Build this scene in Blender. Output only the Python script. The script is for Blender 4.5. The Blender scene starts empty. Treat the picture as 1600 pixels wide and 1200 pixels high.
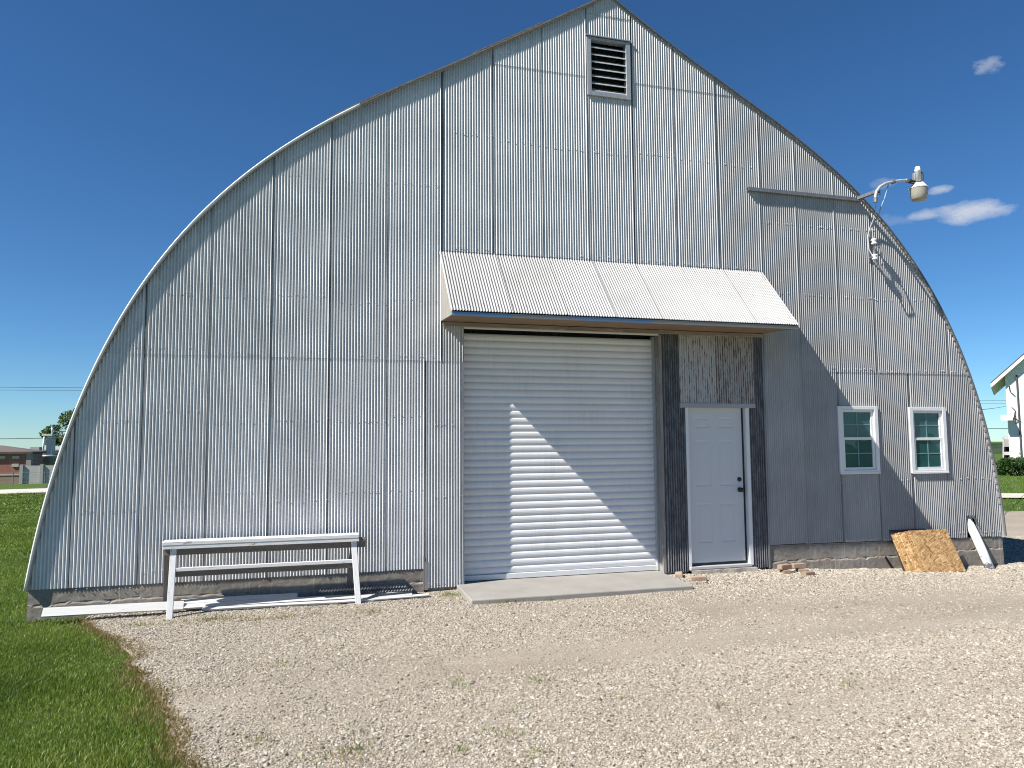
import bpy, bmesh, math, random
import numpy as np
from mathutils import Vector, Matrix, noise
random.seed(7); rng = np.random.default_rng(11)
scene = bpy.context.scene
COL = scene.collection
R_ = math.radians

# ------------------------------------------------------------------ camera
F_PX, YAW, PITCH, ROLL = 1151.324, 0.2756972, 0.0795400, -0.00707407
CAM = np.array([-4.81154, -8.65602, 1.56989])
fwd = np.array([math.sin(YAW)*math.cos(PITCH), math.cos(YAW)*math.cos(PITCH), math.sin(PITCH)])
r0 = np.array([math.cos(YAW), -math.sin(YAW), 0.0]); u0 = np.cross(r0, fwd)
right = math.cos(ROLL)*r0 + math.sin(ROLL)*u0
up = -math.sin(ROLL)*r0 + math.cos(ROLL)*u0
cd = bpy.data.cameras.new('camera'); cam = bpy.data.objects.new('camera', cd); COL.objects.link(cam)
cam.matrix_world = Matrix(((right[0], up[0], -fwd[0], CAM[0]), (right[1], up[1], -fwd[1], CAM[1]),
                           (right[2], up[2], -fwd[2], CAM[2]), (0, 0, 0, 1)))
cd.sensor_width = 36; cd.lens = 36*F_PX/1600; cd.clip_start = .05; cd.clip_end = 6000
scene.camera = cam

def ray(px, py): return ((px-800)/F_PX)*right - ((py-600)/F_PX)*up + fwd
def at_y(px, py, y):
    d = ray(px, py); t = (y-CAM[1])/d[1]; return CAM + t*d
def at_d(px, py, dist): return CAM + ray(px, py)*dist
def proj(P):
    d = P - CAM; z = d@fwd
    return 800+F_PX*(d@right)/z, 600-F_PX*(d@up)/z, z

# ------------------------------------------------------------------ mesh helpers
class MB:
    def __init__(s): s.v = []; s.f = []
    def add(s, vs, fs):
        n = len(s.v); s.v += [tuple(p) for p in vs]; s.f += [tuple(i+n for i in f) for f in fs]; return s
    def box(s, a, b):
        (x0, y0, z0), (x1, y1, z1) = a, b
        x0, x1 = min(x0, x1), max(x0, x1); y0, y1 = min(y0, y1), max(y0, y1); z0, z1 = min(z0, z1), max(z0, z1)
        return s.add([(x0,y0,z0),(x1,y0,z0),(x1,y1,z0),(x0,y1,z0),(x0,y0,z1),(x1,y0,z1),(x1,y1,z1),(x0,y1,z1)],
              [(0,3,2,1),(4,5,6,7),(0,1,5,4),(1,2,6,5),(2,3,7,6),(3,0,4,7)])
    def obox(s, c, ax, ay, az):   # centre + half-axis vectors
        c, ax, ay, az = map(Vector, (c, ax, ay, az))
        vs = [c+sx*ax+sy*ay+sz*az for sz in (-1,1) for sx, sy in ((-1,-1),(1,-1),(1,1),(-1,1))]
        return s.add(vs, [(0,3,2,1),(4,5,6,7),(0,1,5,4),(1,2,6,5),(2,3,7,6),(3,0,4,7)])
    def bar(s, p, q, w, h, upv=(0,0,1)):  # bar of section w x h from p to q
        p, q = Vector(p), Vector(q); d = q-p; L = d.length; d.normalize()
        sd = d.cross(Vector(upv)).normalized(); u = sd.cross(d)
        return s.obox((p+q)/2, d*L/2, sd*w/2, u*h/2)
    def prism(s, poly, d):        # planar 3-D polygon extruded by vector d
        n = len(poly); d = Vector(d); P = [Vector(p) for p in poly]
        vs = P+[p+d for p in P]
        return s.add(vs, [tuple(range(n))[::-1], tuple(range(n, 2*n))]+[(i,(i+1)%n,n+(i+1)%n,n+i) for i in range(n)])
    def tube(s, pts, r, n=10, cap=True):
        pts = [Vector(p) for p in pts]; m = len(pts); rs = r if isinstance(r, (list, tuple)) else [r]*m
        vs = []; ref = Vector((0,0,1)); prev = None
        for i, p in enumerate(pts):
            t = (pts[min(i+1,m-1)]-pts[max(i-1,0)]).normalized()
            if prev is None:
                a = t.cross(ref)
                if a.length < .1: a = t.cross(Vector((1,0,0)))
            else: a = prev - t*prev.dot(t)
            a.normalize(); prev = a; b = t.cross(a)
            for k in range(n):
                q = 2*math.pi*k/n; vs.append(p+(a*math.cos(q)+b*math.sin(q))*rs[i])
        fs = [(i*n+k, i*n+(k+1)%n, (i+1)*n+(k+1)%n, (i+1)*n+k) for i in range(m-1) for k in range(n)]
        if cap: fs += [tuple(range(n))[::-1], tuple(range((m-1)*n, m*n))]
        return s.add(vs, fs)
    def lathe(s, prof, c, n=20, axis=None):
        c = Vector(c); M = Matrix.Identity(3) if axis is None else Vector((0,0,1)).rotation_difference(Vector(axis)).to_matrix()
        vs = []
        for r, z in prof:
            for k in range(n):
                q = 2*math.pi*k/n; vs.append(c+M@Vector((r*math.cos(q), r*math.sin(q), z)))
        m = len(prof)
        fs = [(i*n+k, i*n+(k+1)%n, (i+1)*n+(k+1)%n, (i+1)*n+k) for i in range(m-1) for k in range(n)]
        fs += [tuple(range(n))[::-1], tuple(range((m-1)*n, m*n))]
        return s.add(vs, fs)
    def build(s, name, m, parent=None, bevel=0, smooth=False, attr=None):
        me = bpy.data.meshes.new(name); me.from_pydata(s.v, [], s.f); me.update()
        if attr is not None:
            a = me.attributes.new('tone', 'FLOAT', 'POINT'); a.data.foreach_set('value', np.array(attr, dtype=np.float32))
        return link(name, me, m, parent, bevel, smooth)

def link(name, me, m, parent=None, bevel=0, smooth=False):
    o = bpy.data.objects.new(name, me); COL.objects.link(o)
    if m: me.materials.append(m)
    if smooth: me.polygons.foreach_set('use_smooth', [True]*len(me.polygons))
    if bevel:
        b = o.modifiers.new('bevel', 'BEVEL'); b.width = bevel; b.segments = 2; b.limit_method = 'ANGLE'; b.angle_limit = R_(40)
    if parent: o.parent = parent; o.matrix_parent_inverse = parent.matrix_world.inverted()
    return o

def tag(o, label=None, cat=None, group=None, kind=None):
    if label: o['label'] = label
    if cat: o['category'] = cat
    if group: o['group'] = group
    if kind: o['kind'] = kind
    return o
def thing(name, label, cat, loc=(0,0,0), group=None):
    o = bpy.data.objects.new(name, None); COL.objects.link(o); o.location = loc
    o.matrix_world = Matrix.Translation(Vector(loc)); o.empty_display_size = .2
    return tag(o, label, cat, group)

# ------------------------------------------------------------------ material helpers
class NT:
    def __init__(s, name):
        s.m = bpy.data.materials.new(name); s.m.use_nodes = True; s.t = s.m.node_tree; s.b = s.t.nodes['Principled BSDF']
        s.out = s.t.nodes['Material Output']
    def n(s, kind, **kw):
        q = s.t.nodes.new(kind)
        for k, v in kw.items():
            if k.startswith('i_'): q.inputs[k[2:].replace('_', ' ')].default_value = v
            else: setattr(q, k, v)
        return q
    def l(s, a, b): s.t.links.new(a, b)
    def coord(s, scale=(1,1,1), rot=(0,0,0), loc=(0,0,0)):
        if not hasattr(s, 'tc'): s.tc = s.n('ShaderNodeTexCoord')
        mp = s.n('ShaderNodeMapping'); mp.inputs['Scale'].default_value = scale; mp.inputs['Rotation'].default_value = rot
        mp.inputs['Location'].default_value = loc
        s.l(s.tc.outputs['Object'], mp.inputs['Vector']); return mp.outputs[0]
    def noise(s, scale, detail=4, rough=.55, vec=None, stretch=(1,1,1), loc=(0,0,0), dist=0):
        q = s.n('ShaderNodeTexNoise'); q.inputs['Scale'].default_value = scale; q.inputs['Detail'].default_value = detail
        q.inputs['Roughness'].default_value = rough; q.inputs['Distortion'].default_value = dist
        s.l(vec or s.coord(stretch, loc=loc), q.inputs['Vector']); return q.outputs['Fac']
    def voro(s, scale, vec=None, out='Distance', stretch=(1,1,1), feature='F1'):
        q = s.n('ShaderNodeTexVoronoi'); q.feature = feature; q.inputs['Scale'].default_value = scale
        s.l(vec or s.coord(stretch), q.inputs['Vector']); return q.outputs[out]
    def ramp(s, fac, stops, interp='LINEAR'):
        q = s.n('ShaderNodeValToRGB'); e = q.color_ramp.elements; q.color_ramp.interpolation = interp
        while len(e) < len(stops): e.new(.5)
        for k, (p, c) in enumerate(stops):
            e[k].position = p; e[k].color = (*c, 1) if not isinstance(c, (int, float)) else (c, c, c, 1)
        s.l(fac, q.inputs[0]); return q.outputs[0]
    def mix(s, fac, a, b, mode='MIX'):
        q = s.n('ShaderNodeMix', data_type='RGBA', blend_type=mode)
        for sock, v in ((q.inputs[0], fac), (q.inputs[6], a), (q.inputs[7], b)):
            if isinstance(v, bpy.types.NodeSocket): s.l(v, sock)
            elif isinstance(v, (int, float)): sock.default_value = v if sock == q.inputs[0] else (v, v, v, 1)
            else: sock.default_value = (*v, 1)
        return q.outputs[2]
    def math(s, op, a, b=0.0, clamp=False):
        q = s.n('ShaderNodeMath', operation=op, use_clamp=clamp)
        for k, v in enumerate((a, b)):
            if isinstance(v, bpy.types.NodeSocket): s.l(v, q.inputs[k])
            else: q.inputs[k].default_value = v
        return q.outputs[0]
    def attr(s, name='tone', kind='GEOMETRY'):
        q = s.n('ShaderNodeAttribute', attribute_name=name, attribute_type=kind); return q.outputs['Fac']
    def xyz(s):
        if not hasattr(s, 'tc'): s.tc = s.n('ShaderNodeTexCoord')
        q = s.n('ShaderNodeSeparateXYZ'); s.l(s.tc.outputs['Object'], q.inputs[0]); return q.outputs
    def col(s, c):
        if isinstance(c, bpy.types.NodeSocket): s.l(c, s.b.inputs['Base Color'])
        else: s.b.inputs['Base Color'].default_value = (*c, 1)
        return s
    def set(s, rough=None, metal=None, spec=None):
        for k, v in (('Roughness', rough), ('Metallic', metal), ('Specular IOR Level', spec)):
            if v is None: continue
            if isinstance(v, bpy.types.NodeSocket): s.l(v, s.b.inputs[k])
            else: s.b.inputs[k].default_value = v
        return s
    def bump(s, h, dist=.01, strength=1.0):
        q = s.n('ShaderNodeBump'); q.inputs['Distance'].default_value = dist; q.inputs['Strength'].default_value = strength
        s.l(h, q.inputs['Height']); s.l(q.outputs[0], s.b.inputs['Normal']); return s

def galv_mat(name, base, metal, rough, streak=.35, spots=.0, fine=True):
    k = NT(name)
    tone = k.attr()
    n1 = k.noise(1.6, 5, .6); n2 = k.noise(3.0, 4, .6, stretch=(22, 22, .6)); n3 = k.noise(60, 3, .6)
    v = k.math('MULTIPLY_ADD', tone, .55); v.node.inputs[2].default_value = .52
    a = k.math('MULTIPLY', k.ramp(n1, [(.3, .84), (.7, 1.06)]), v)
    a = k.math('MULTIPLY', a, k.ramp(n2, [(.35, 1-streak), (.58, 1.0)]))
    if fine: a = k.math('MULTIPLY', a, k.ramp(n3, [(.3, .9), (.7, 1.05)]))
    c = k.mix(1.0, base, a, 'MULTIPLY')
    if spots:
        sp = k.noise(9, 6, .7, stretch=(5, 5, 1.2))
        c = k.mix(k.ramp(sp, [(.66-spots*.1, 0.0), (.76, 1.0)]), c, (.10, .075, .06))
    k.col(c).set(rough=k.ramp(n1, [(.3, rough-.06), (.7, rough+.08)]), metal=metal)
    if fine: k.bump(k.noise(22, 3, .6, stretch=(1, 1, .5)), .0015, .6)
    return k.m

def paint_mat(name, base, rough=.45, dirt=(.35, .32, .28), amount=.3, scale=4, streak=True, bump=.0006):
    k = NT(name)
    n1 = k.noise(scale, 6, .65); n2 = k.noise(scale*2, 4, .6, stretch=(9, 9, .7) if streak else (1, 1, 1))
    f = k.math('MULTIPLY', k.ramp(n1, [(.42, 0.0), (.72, 1.0)]), k.ramp(n2, [(.4, .2), (.65, 1.0)]))
    f = k.math('MULTIPLY', f, amount)
    k.col(k.mix(f, base, dirt)).set(rough=rough)
    k.bump(k.noise(70, 4, .6), bump, .7)
    return k.m

def wood_mat(name, c1, c2, axis='x', rough=.75, peel=None):
    k = NT(name)
    st = {'x': (1.2, 22, 22), 'y': (22, 1.2, 22), 'z': (22, 22, 1.2)}[axis]
    g = k.noise(2.2, 6, .62, stretch=st, dist=.4)
    c = k.mix(k.ramp(g, [(.32, 0.0), (.68, 1.0)]), c1, c2)
    if peel:
        p = k.noise(5, 6, .7, stretch=tuple(1+.15*(s-1) for s in st))
        c = k.mix(k.ramp(p, [(peel[1], 0.0), (peel[1]+.06, 1.0)]), c, peel[0])
    k.col(c).set(rough=rough); k.bump(g, .003, .6); return k.m

# ------------------------------------------------------------------ world + sun
SUNDIR = Vector((2.717, .72, -2.82)).normalized()
w = bpy.data.worlds.new('World'); scene.world = w; w.use_nodes = True
wt = w.node_tree; bg = wt.nodes['Background']
sky = wt.nodes.new('ShaderNodeTexSky'); sky.sky_type = 'NISHITA'; sky.sun_disc = False
tos = -SUNDIR
sky.sun_elevation = math.asin(tos.z); sky.sun_rotation = math.atan2(tos.x, tos.y) % (2*math.pi)
sky.altitude = 1900; sky.air_density = 1.0; sky.dust_density = 0.0; sky.ozone_density = 4.0
SKY_STRENGTH = .050
def wn(kind, **kw):
    q = wt.nodes.new(kind)
    for a, b in kw.items(): setattr(q, a, b)
    return q
def wm(op, a, b=0.0, clamp=False):
    q = wn('ShaderNodeMath', operation=op, use_clamp=clamp)
    for i, v in enumerate((a, b)):
        if isinstance(v, bpy.types.NodeSocket): wt.links.new(v, q.inputs[i])
        else: q.inputs[i].default_value = v
    return q.outputs[0]
tc = wn('ShaderNodeTexCoord'); DIR = tc.outputs['Generated']
nz = wn('ShaderNodeTexNoise'); nz.inputs['Scale'].default_value = 34; nz.inputs['Detail'].default_value = 7; nz.inputs['Roughness'].default_value = .62
mpw = wn('ShaderNodeMapping'); mpw.inputs['Scale'].default_value = (1, 1, 1.9); wt.links.new(DIR, mpw.inputs[0]); wt.links.new(mpw.outputs[0], nz.inputs['Vector'])
def dot(vec):
    q = wn('ShaderNodeVectorMath', operation='DOT_PRODUCT'); wt.links.new(DIR, q.inputs[0]); q.inputs[1].default_value = vec; return q.outputs['Value']
total = None
# small fair-weather clouds low in the eastern sky: (direction through the photo, angular half sizes, opacity, roughness of outline)
for (px, py, a, b, op, rg) in [(1520, 332, 60, 20, .80, 1.1), (1462, 332, 50, 11, .55, 1.5), (1468, 297, 21, 9, .60, 1.3), (1546, 101, 28, 17, .36, 2.6),
                               (1384, 286, 24, 9, .22, 2.0), (1395, 345, 34, 12, .14, 2.2)]:
    c = Vector(ray(px, py)).normalized(); e1 = c.cross(Vector((0,0,1))).normalized(); e2 = e1.cross(c)
    k = 1/F_PX * math.cos(Vector(fwd).angle(c))**1.5
    u = wm('DIVIDE', dot(e1), a*k); v = wm('DIVIDE', dot(e2), b*k)
    q = wm('ADD', wm('MULTIPLY', u, u), wm('MULTIPLY', v, v))
    s = wm('SUBTRACT', 1.05, q)
    s = wm('ADD', s, wm('MULTIPLY', wm('SUBTRACT', nz.outputs['Fac'], .5), rg*2.0))
    s = wm('MULTIPLY', wm('MULTIPLY', s, .95, True), op)
    s = wm('MULTIPLY', s, wm('GREATER_THAN', dot(c), .9))
    total = s if total is None else wm('MAXIMUM', total, s)
mx = wn('ShaderNodeMix', data_type='RGBA'); wt.links.new(total, mx.inputs[0])
hs = wn('ShaderNodeHueSaturation'); hs.inputs['Saturation'].default_value = 1.12; wt.links.new(sky.outputs[0], hs.inputs['Color'])
tn = wn('ShaderNodeMix', data_type='RGBA', blend_type='MULTIPLY'); tn.inputs[0].default_value = 1; tn.inputs[7].default_value = (.80, 1.08, 1.23, 1)
wt.links.new(hs.outputs[0], tn.inputs[6]); wt.links.new(tn.outputs[2], mx.inputs[6]); mx.inputs[7].default_value = (7.2, 7.6, 8.4, 1)
wt.links.new(mx.outputs[2], bg.inputs['Color']); bg.inputs['Strength'].default_value = SKY_STRENGTH

sl = bpy.data.lights.new('sun', 'SUN'); sl.energy = 5.0; sl.angle = R_(.53); sl.color = (1, .955, .89)
so = bpy.data.objects.new('sun', sl); COL.objects.link(so); so.rotation_euler = SUNDIR.to_track_quat('-Z', 'Y').to_euler()
so.location = (-20, -10, 25)
scene.view_settings.view_transform = 'Standard'; scene.view_settings.look = 'None'
scene.view_settings.exposure = 0.92; scene.view_settings.gamma = 1
scene.render.engine = 'CYCLES'; scene.cycles.pixel_filter_type = 'BLACKMAN_HARRIS'; scene.cycles.filter_width = 1.05; scene.render.resolution_x = 1024; scene.render.resolution_y = 768
scene.cycles.max_bounces = 8; scene.cycles.diffuse_bounces = 3; scene.cycles.glossy_bounces = 4; scene.cycles.transparent_max_bounces = 6

# ------------------------------------------------------------------ terrain
def near_z(x): return np.interp(x, [-9,-7.4,-6,-3.4,0,1.2,2.6,4.0,5.2,8], [-.20,-.165,-.165,-.135,-.118,-.128,-.19,-.25,-.265,-.30])
def gz(x, y):
    x = np.asarray(x, float); y = np.asarray(y, float)
    f = np.clip((-y-.4)/2.5, 0, 1)
    z = near_z(x)*(1-f) + (-.15 - .004*np.clip(x, -8, 8))*f
    r = np.hypot(x, y); s = np.where(x < 0, .028, np.where(x > 6, .0165, .028-.0115*np.clip(x, 0, 6)/6))
    return z - s*np.clip(np.minimum(r, 420)-9, 0, None)*np.clip(.5+y/8, 0, 1)
def hit(px, py):
    t = 5.0; d = ray(px, py)
    lo, hi = 1.0, 900.0
    for _ in range(60):
        m = (lo+hi)/2; P = CAM+d*m
        if P[2] > gz(P[0], P[1]): lo = m
        else: hi = m
    return CAM+d*lo

EDGE = [(-6.95,.0),(-6.75,-.55),(-6.42,-1.25),(-6.15,-1.94),(-5.83,-2.68),(-5.60,-3.39),(-5.36,-4.13),(-4.9,-5.4),(-4.3,-7.5),(-3.6,-11),(-3.2,-16)]
EY = np.array([-p[1] for p in EDGE]); EX = np.array([p[0] for p in EDGE])
def edge_x(y):
    y = np.asarray(y, float)
    return np.interp(-y, EY, EX) + .055*np.sin(y*2.3+1.9*np.sin(y*.9))+.03*np.sin(y*7.1+2.2*np.sin(y*2.7))+.018*np.sin(y*17+3*np.sin(y*5.3))
def vnoise(x, y, s, seed=0): # cheap value-like noise
    x = np.asarray(x)*s+seed*17.3; y = np.asarray(y)*s+seed*9.1
    return (np.sin(x*1.7+1.3*np.sin(y*1.1+seed))+np.sin(y*1.9+1.7*np.sin(x*.83+seed*2))+np.sin((x+y)*1.31+2.1*np.sin((x-y)*.71)))/3

def grid_sheet(name, xs, ys, zf, mat, kind='structure'):
    X, Y = np.meshgrid(xs, ys, indexing='ij'); Z = zf(X, Y)
    nx, ny = X.shape; v = np.stack([X, Y, Z], -1).reshape(-1, 3)
    i = np.arange(nx*ny).reshape(nx, ny)
    f = np.stack([i[:-1,:-1], i[1:,:-1], i[1:,1:], i[:-1,1:]], -1).reshape(-1, 4)
    me = bpy.data.meshes.new(name); me.from_pydata(v.tolist(), [], f.tolist()); me.update()
    o = link(name, me, mat, smooth=True); o['kind'] = kind; return o

k = NT('lawn_soil')
n1 = k.noise(.35, 5, .6); n2 = k.noise(9, 5, .7); n3 = k.noise(1.6, 4, .6, stretch=(.5, 2, 1))
c = k.mix(k.ramp(n1, [(.3, 0.0), (.7, 1.0)]), (.066, .112, .020), (.095, .155, .030))
c = k.mix(k.math('MULTIPLY', k.ramp(n3, [(.45, 0.0), (.7, 1.0)]), .5), c, (.10, .14, .035))
c = k.mix(k.ramp(n2, [(.35, .75), (.6, 0.0)]), c, (.028, .055, .010))
k.col(c).set(rough=.9, spec=.15); k.bump(k.noise(26, 5, .75), .05, .9); LAWN = k.m
def warp(n, lo, hi, p):  # grid lines that crowd together near the yard
    t = np.linspace(-1, 1, n); q = np.sign(t)*np.abs(t)**p
    return np.where(q < 0, -q*lo, q*hi)
ground = grid_sheet('ground', warp(150, -2500, 2500, 3.6), warp(150, -300, 3000, 3.6), lambda x, y: gz(x, y)-.03, LAWN)

# gravel yard: one sheet a little above the soil
k = NT('gravel_fines')
n1 = k.noise(.8, 5, .6, stretch=(.5, 1.6, 1)); n2 = k.noise(38, 5, .75); n3 = k.voro(62); n4 = k.noise(3, 5, .6, stretch=(.5, 1.8, 1))
c = k.mix(k.ramp(n1, [(.36, 0.0), (.64, 1.0)]), (0.271, 0.23, 0.182), (0.344, 0.303, 0.248))
c = k.mix(k.math('MULTIPLY', k.ramp(n4, [(.5, 0.0), (.72, 1.0)]), .5), c, (.30, .25, .195))
c = k.mix(k.ramp(n2, [(.34, .55), (.56, 0.0)]), c, (.22, .185, .15))
c = k.mix(k.ramp(n3, [(.12, .45), (.42, 0.0)]), c, (.64, .59, .51))
k.col(c).set(rough=.92, spec=.2); k.bump(k.math('ADD', n2, k.math('MULTIPLY', n3, -.8)), .012, .9); GRAVEL = k.m
def yard_mesh():
    ys = np.concatenate([np.arange(-16, -7, .5), np.arange(-7, .11, .09)])
    rows = []
    for y in ys:
        x0 = float(edge_x(y)); rows.append(np.concatenate([[x0-.03], [x0+.05, x0+.12], np.linspace(x0+.2, 13, 130)]))
    X = np.array(rows); Y = np.repeat(ys[:, None], X.shape[1], 1)
    Z = gz(X, Y)-.006+.010*vnoise(X, Y, 1.6, 1)+.006*vnoise(X, Y, 4, 2)
    Z[:, 0] -= .05; Z[:, 1] -= .012
    return X, Y, Z
X, Y, Z = yard_mesh(); nx, ny = X.shape; i = np.arange(nx*ny).reshape(nx, ny)
f = np.stack([i[:-1,:-1], i[:-1,1:], i[1:,1:], i[1:,:-1]], -1).reshape(-1, 4)
me = bpy.data.meshes.new('gravel_yard'); me.from_pydata(np.stack([X, Y, Z], -1).reshape(-1, 3).tolist(), [], f.tolist()); me.update()
yard = link('gravel_yard', me, GRAVEL, smooth=True); yard['kind'] = 'structure'
def yard_z(x, y): return gz(x, y)-.006+.010*vnoise(x, y, 1.6, 1)+.006*vnoise(x, y, 4, 2)
# gravel drive past the right-hand corner
drive = grid_sheet('gravel_drive', np.linspace(5.35, 16, 60), np.linspace(.05, 7.4, 40), lambda x, y: gz(x, y)-.006, GRAVEL)

# loose stones (uncountable): points in numpy, one stone shape scattered over them by geometry nodes
def scatter_stones():
    N = 1750000
    x = rng.uniform(-6.9, 8.5, N); y = rng.uniform(-7.0, 2.5, N); z = yard_z(x, y)
    P = np.stack([x, y, z], -1); px, py, dd = proj(P)
    ok = (dd > 2.2) & (px > -150) & (px < 2150) & (py < 1380) & (x > edge_x(y)+.01+.06*rng.random(N))
    ok &= ~((y > -.03) & (x < 5.25)) & ~((x > 5.35) & (y > .05) & (rng.random(N) < .5))
    ok &= ~((x > -3.08) & (x < -.45) & (y > -.93))       # concrete apron
    # packed wheel tracks hold fewer loose stones
    trk = vnoise(x*.55, y*1.7, 1.0, 3)*.5+.5
    band = np.exp(-((y+1.9+.12*x)/.55)**2)*(x > -1) + .8*np.exp(-((y+2.9-.05*x)/.35)**2)
    pat = vnoise(x*.9+.3*y, y*2.1, 1.0, 11)
    dens = np.clip(.40+.42*trk+.22*pat-.60*band+.5*(y > -.5)*(x > -.6), .05, 1)
    dens *= np.where(dd < 6.5, 1.0, .82)
    ok &= rng.random(N) < dens
    x, y, z = x[ok], y[ok], z[ok]; n = len(x)
    r = np.clip(rng.lognormal(math.log(.0048), .38, n), .0024, .015)
    r *= np.where((y > -.7) & (x > -.6), 1.45, 1.0)
    me = bpy.data.meshes.new('gravel'); me.vertices.add(n)
    me.vertices.foreach_set('co', np.stack([x, y, z+r*.10], -1).astype(np.float32).ravel())
    sc = np.stack([r*rng.uniform(.8, 1.5, n), r*rng.uniform(.7, 1.2, n), r*rng.uniform(.45, .85, n)], -1)
    a = me.attributes.new('sc', 'FLOAT_VECTOR', 'POINT'); a.data.foreach_set('vector', sc.astype(np.float32).ravel())
    rot = np.stack([rng.uniform(-.5, .5, n), rng.uniform(-.5, .5, n), rng.uniform(0, 6.283, n)], -1)
    a = me.attributes.new('rot', 'FLOAT_VECTOR', 'POINT'); a.data.foreach_set('vector', rot.astype(np.float32).ravel())
    a = me.attributes.new('tone', 'FLOAT', 'POINT'); a.data.foreach_set('value', rng.random(n).astype(np.float32))
    print('stones', n); return me
k = NT('limestone')
t = k.attr('tone', 'INSTANCER')
c = k.ramp(t, [(0.0, (.105, .088, .068)), (.13, (.23, .196, .152)), (.42, (.318, .280, .222)), (.75, (.385, .346, .284)), (1.0, (.475, .448, .390))])
k.col(c).set(rough=.85, spec=.25); STONE = k.m
me = scatter_stones(); gravel = link('gravel', me, None); tag(gravel, 'loose pale crushed limestone lying over the yard', 'gravel', kind='stuff')
g = bpy.data.node_groups.new('stone_scatter', 'GeometryNodeTree')
g.interface.new_socket('Geometry', in_out='INPUT', socket_type='NodeSocketGeometry'); g.interface.new_socket('Geometry', in_out='OUTPUT', socket_type='NodeSocketGeometry')
gi = g.nodes.new('NodeGroupInput'); go = g.nodes.new('NodeGroupOutput')
ico = g.nodes.new('GeometryNodeMeshIcoSphere'); ico.inputs['Radius'].default_value = 1; ico.inputs['Subdivisions'].default_value = 2
sp = g.nodes.new('GeometryNodeSetPosition'); nt = g.nodes.new('ShaderNodeTexNoise'); nt.inputs['Scale'].default_value = 1.1; nt.inputs['Detail'].default_value = 1
vm = g.nodes.new('ShaderNodeVectorMath'); vm.operation = 'SUBTRACT'; vm.inputs[1].default_value = (.5, .5, .5)
vs = g.nodes.new('ShaderNodeVectorMath'); vs.operation = 'SCALE'; vs.inputs['Scale'].default_value = 1.5
g.links.new(nt.outputs['Color'], vm.inputs[0]); g.links.new(vm.outputs[0], vs.inputs[0]); g.links.new(vs.outputs[0], sp.inputs['Offset'])
g.links.new(ico.outputs['Mesh'], sp.inputs['Geometry'])
sm = g.nodes.new('GeometryNodeSetMaterial'); sm.inputs['Material'].default_value = STONE; g.links.new(sp.outputs[0], sm.inputs['Geometry'])
iop = g.nodes.new('GeometryNodeInstanceOnPoints')
def named(nm, ty):
    q = g.nodes.new('GeometryNodeInputNamedAttribute'); q.data_type = ty; q.inputs['Name'].default_value = nm; return q.outputs['Attribute']
m2p = g.nodes.new('GeometryNodeMeshToPoints')
g.links.new(gi.outputs[0], m2p.inputs['Mesh']); g.links.new(m2p.outputs[0], iop.inputs['Points']); g.links.new(sm.outputs[0], iop.inputs['Instance'])
e2r = g.nodes.new('FunctionNodeEulerToRotation'); g.links.new(named('rot', 'FLOAT_VECTOR'), e2r.inputs[0]); g.links.new(e2r.outputs[0], iop.inputs['Rotation'])
g.links.new(named('sc', 'FLOAT_VECTOR'), iop.inputs['Scale']); g.links.new(iop.outputs[0], go.inputs[0])
gm = gravel.modifiers.new('scatter', 'NODES'); gm.node_group = g

# ------------------------------------------------------------------ grass blades
def blades(name, x, y, z, h, wd, tone, mat, lean=.5, seed=0):
    n = len(x); r = np.random.default_rng(seed)
    az = r.uniform(0, 2*np.pi, n); fa = r.uniform(0, 2*np.pi, n); ln = r.uniform(.1, 1, n)*lean
    dx, dy = np.cos(az)*ln, np.sin(az)*ln; sx, sy = np.cos(fa)*wd/2, np.sin(fa)*wd/2
    v = np.zeros((n, 5, 3), np.float32)
    v[:,0] = np.stack([x-sx, y-sy, z], -1); v[:,1] = np.stack([x+sx, y+sy, z], -1)
    mx_, my_, mz_ = x+dx*h*.4, y+dy*h*.4, z+h*.6
    v[:,2] = np.stack([mx_+sx*.8, my_+sy*.8, mz_], -1); v[:,3] = np.stack([mx_-sx*.8, my_-sy*.8, mz_], -1)
    v[:,4] = np.stack([x+dx*h*1.1, y+dy*h*1.1, z+h*(1-.25*ln)], -1)
    b = (np.arange(n)*5)[:, None]
    loops = np.concatenate([b+np.array([0,1,2,3]), b+np.array([3,2,4])], 1).ravel().astype(np.int32)
    me = bpy.data.meshes.new(name); me.vertices.add(n*5); me.vertices.foreach_set('co', v.ravel())
    me.loops.add(n*7); me.loops.foreach_set('vertex_index', loops)
    me.polygons.add(n*2); ls = (np.arange(n)[:, None]*7+np.array([0, 4])).ravel().astype(np.int32)
    me.polygons.foreach_set('loop_start', ls); me.update(calc_edges=True)
    a = me.attributes.new('tone', 'FLOAT', 'POINT'); a.data.foreach_set('value', np.repeat(tone, 5).astype(np.float32))
    return link(name, me, mat)
def leaf_mat(name, stops, trans=.35, rough=.5):
    k = NT(name); c = k.ramp(k.attr(), stops); k.col(c).set(rough=rough, spec=.3)
    tr = k.n('ShaderNodeBsdfTranslucent'); k.l(k.mix(1.0, c, (1.0, 1.0, .55), 'MULTIPLY'), tr.inputs['Color'])
    ms = k.n('ShaderNodeMixShader'); ms.inputs[0].default_value = trans
    k.l(k.b.outputs[0], ms.inputs[1]); k.l(tr.outputs[0], ms.inputs[2]); k.l(ms.outputs[0], k.out.inputs['Surface']); return k.m
GRASS = leaf_mat('grass_blade', [(0, (.30, .225, .115)), (.10, (.22, .175, .075)), (.16, (0.0662, 0.118, 0.0166)), (.6, (0.133, 0.204, 0.0313)), (1, (0.248, 0.304, 0.0782))], .3, .42)
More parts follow.
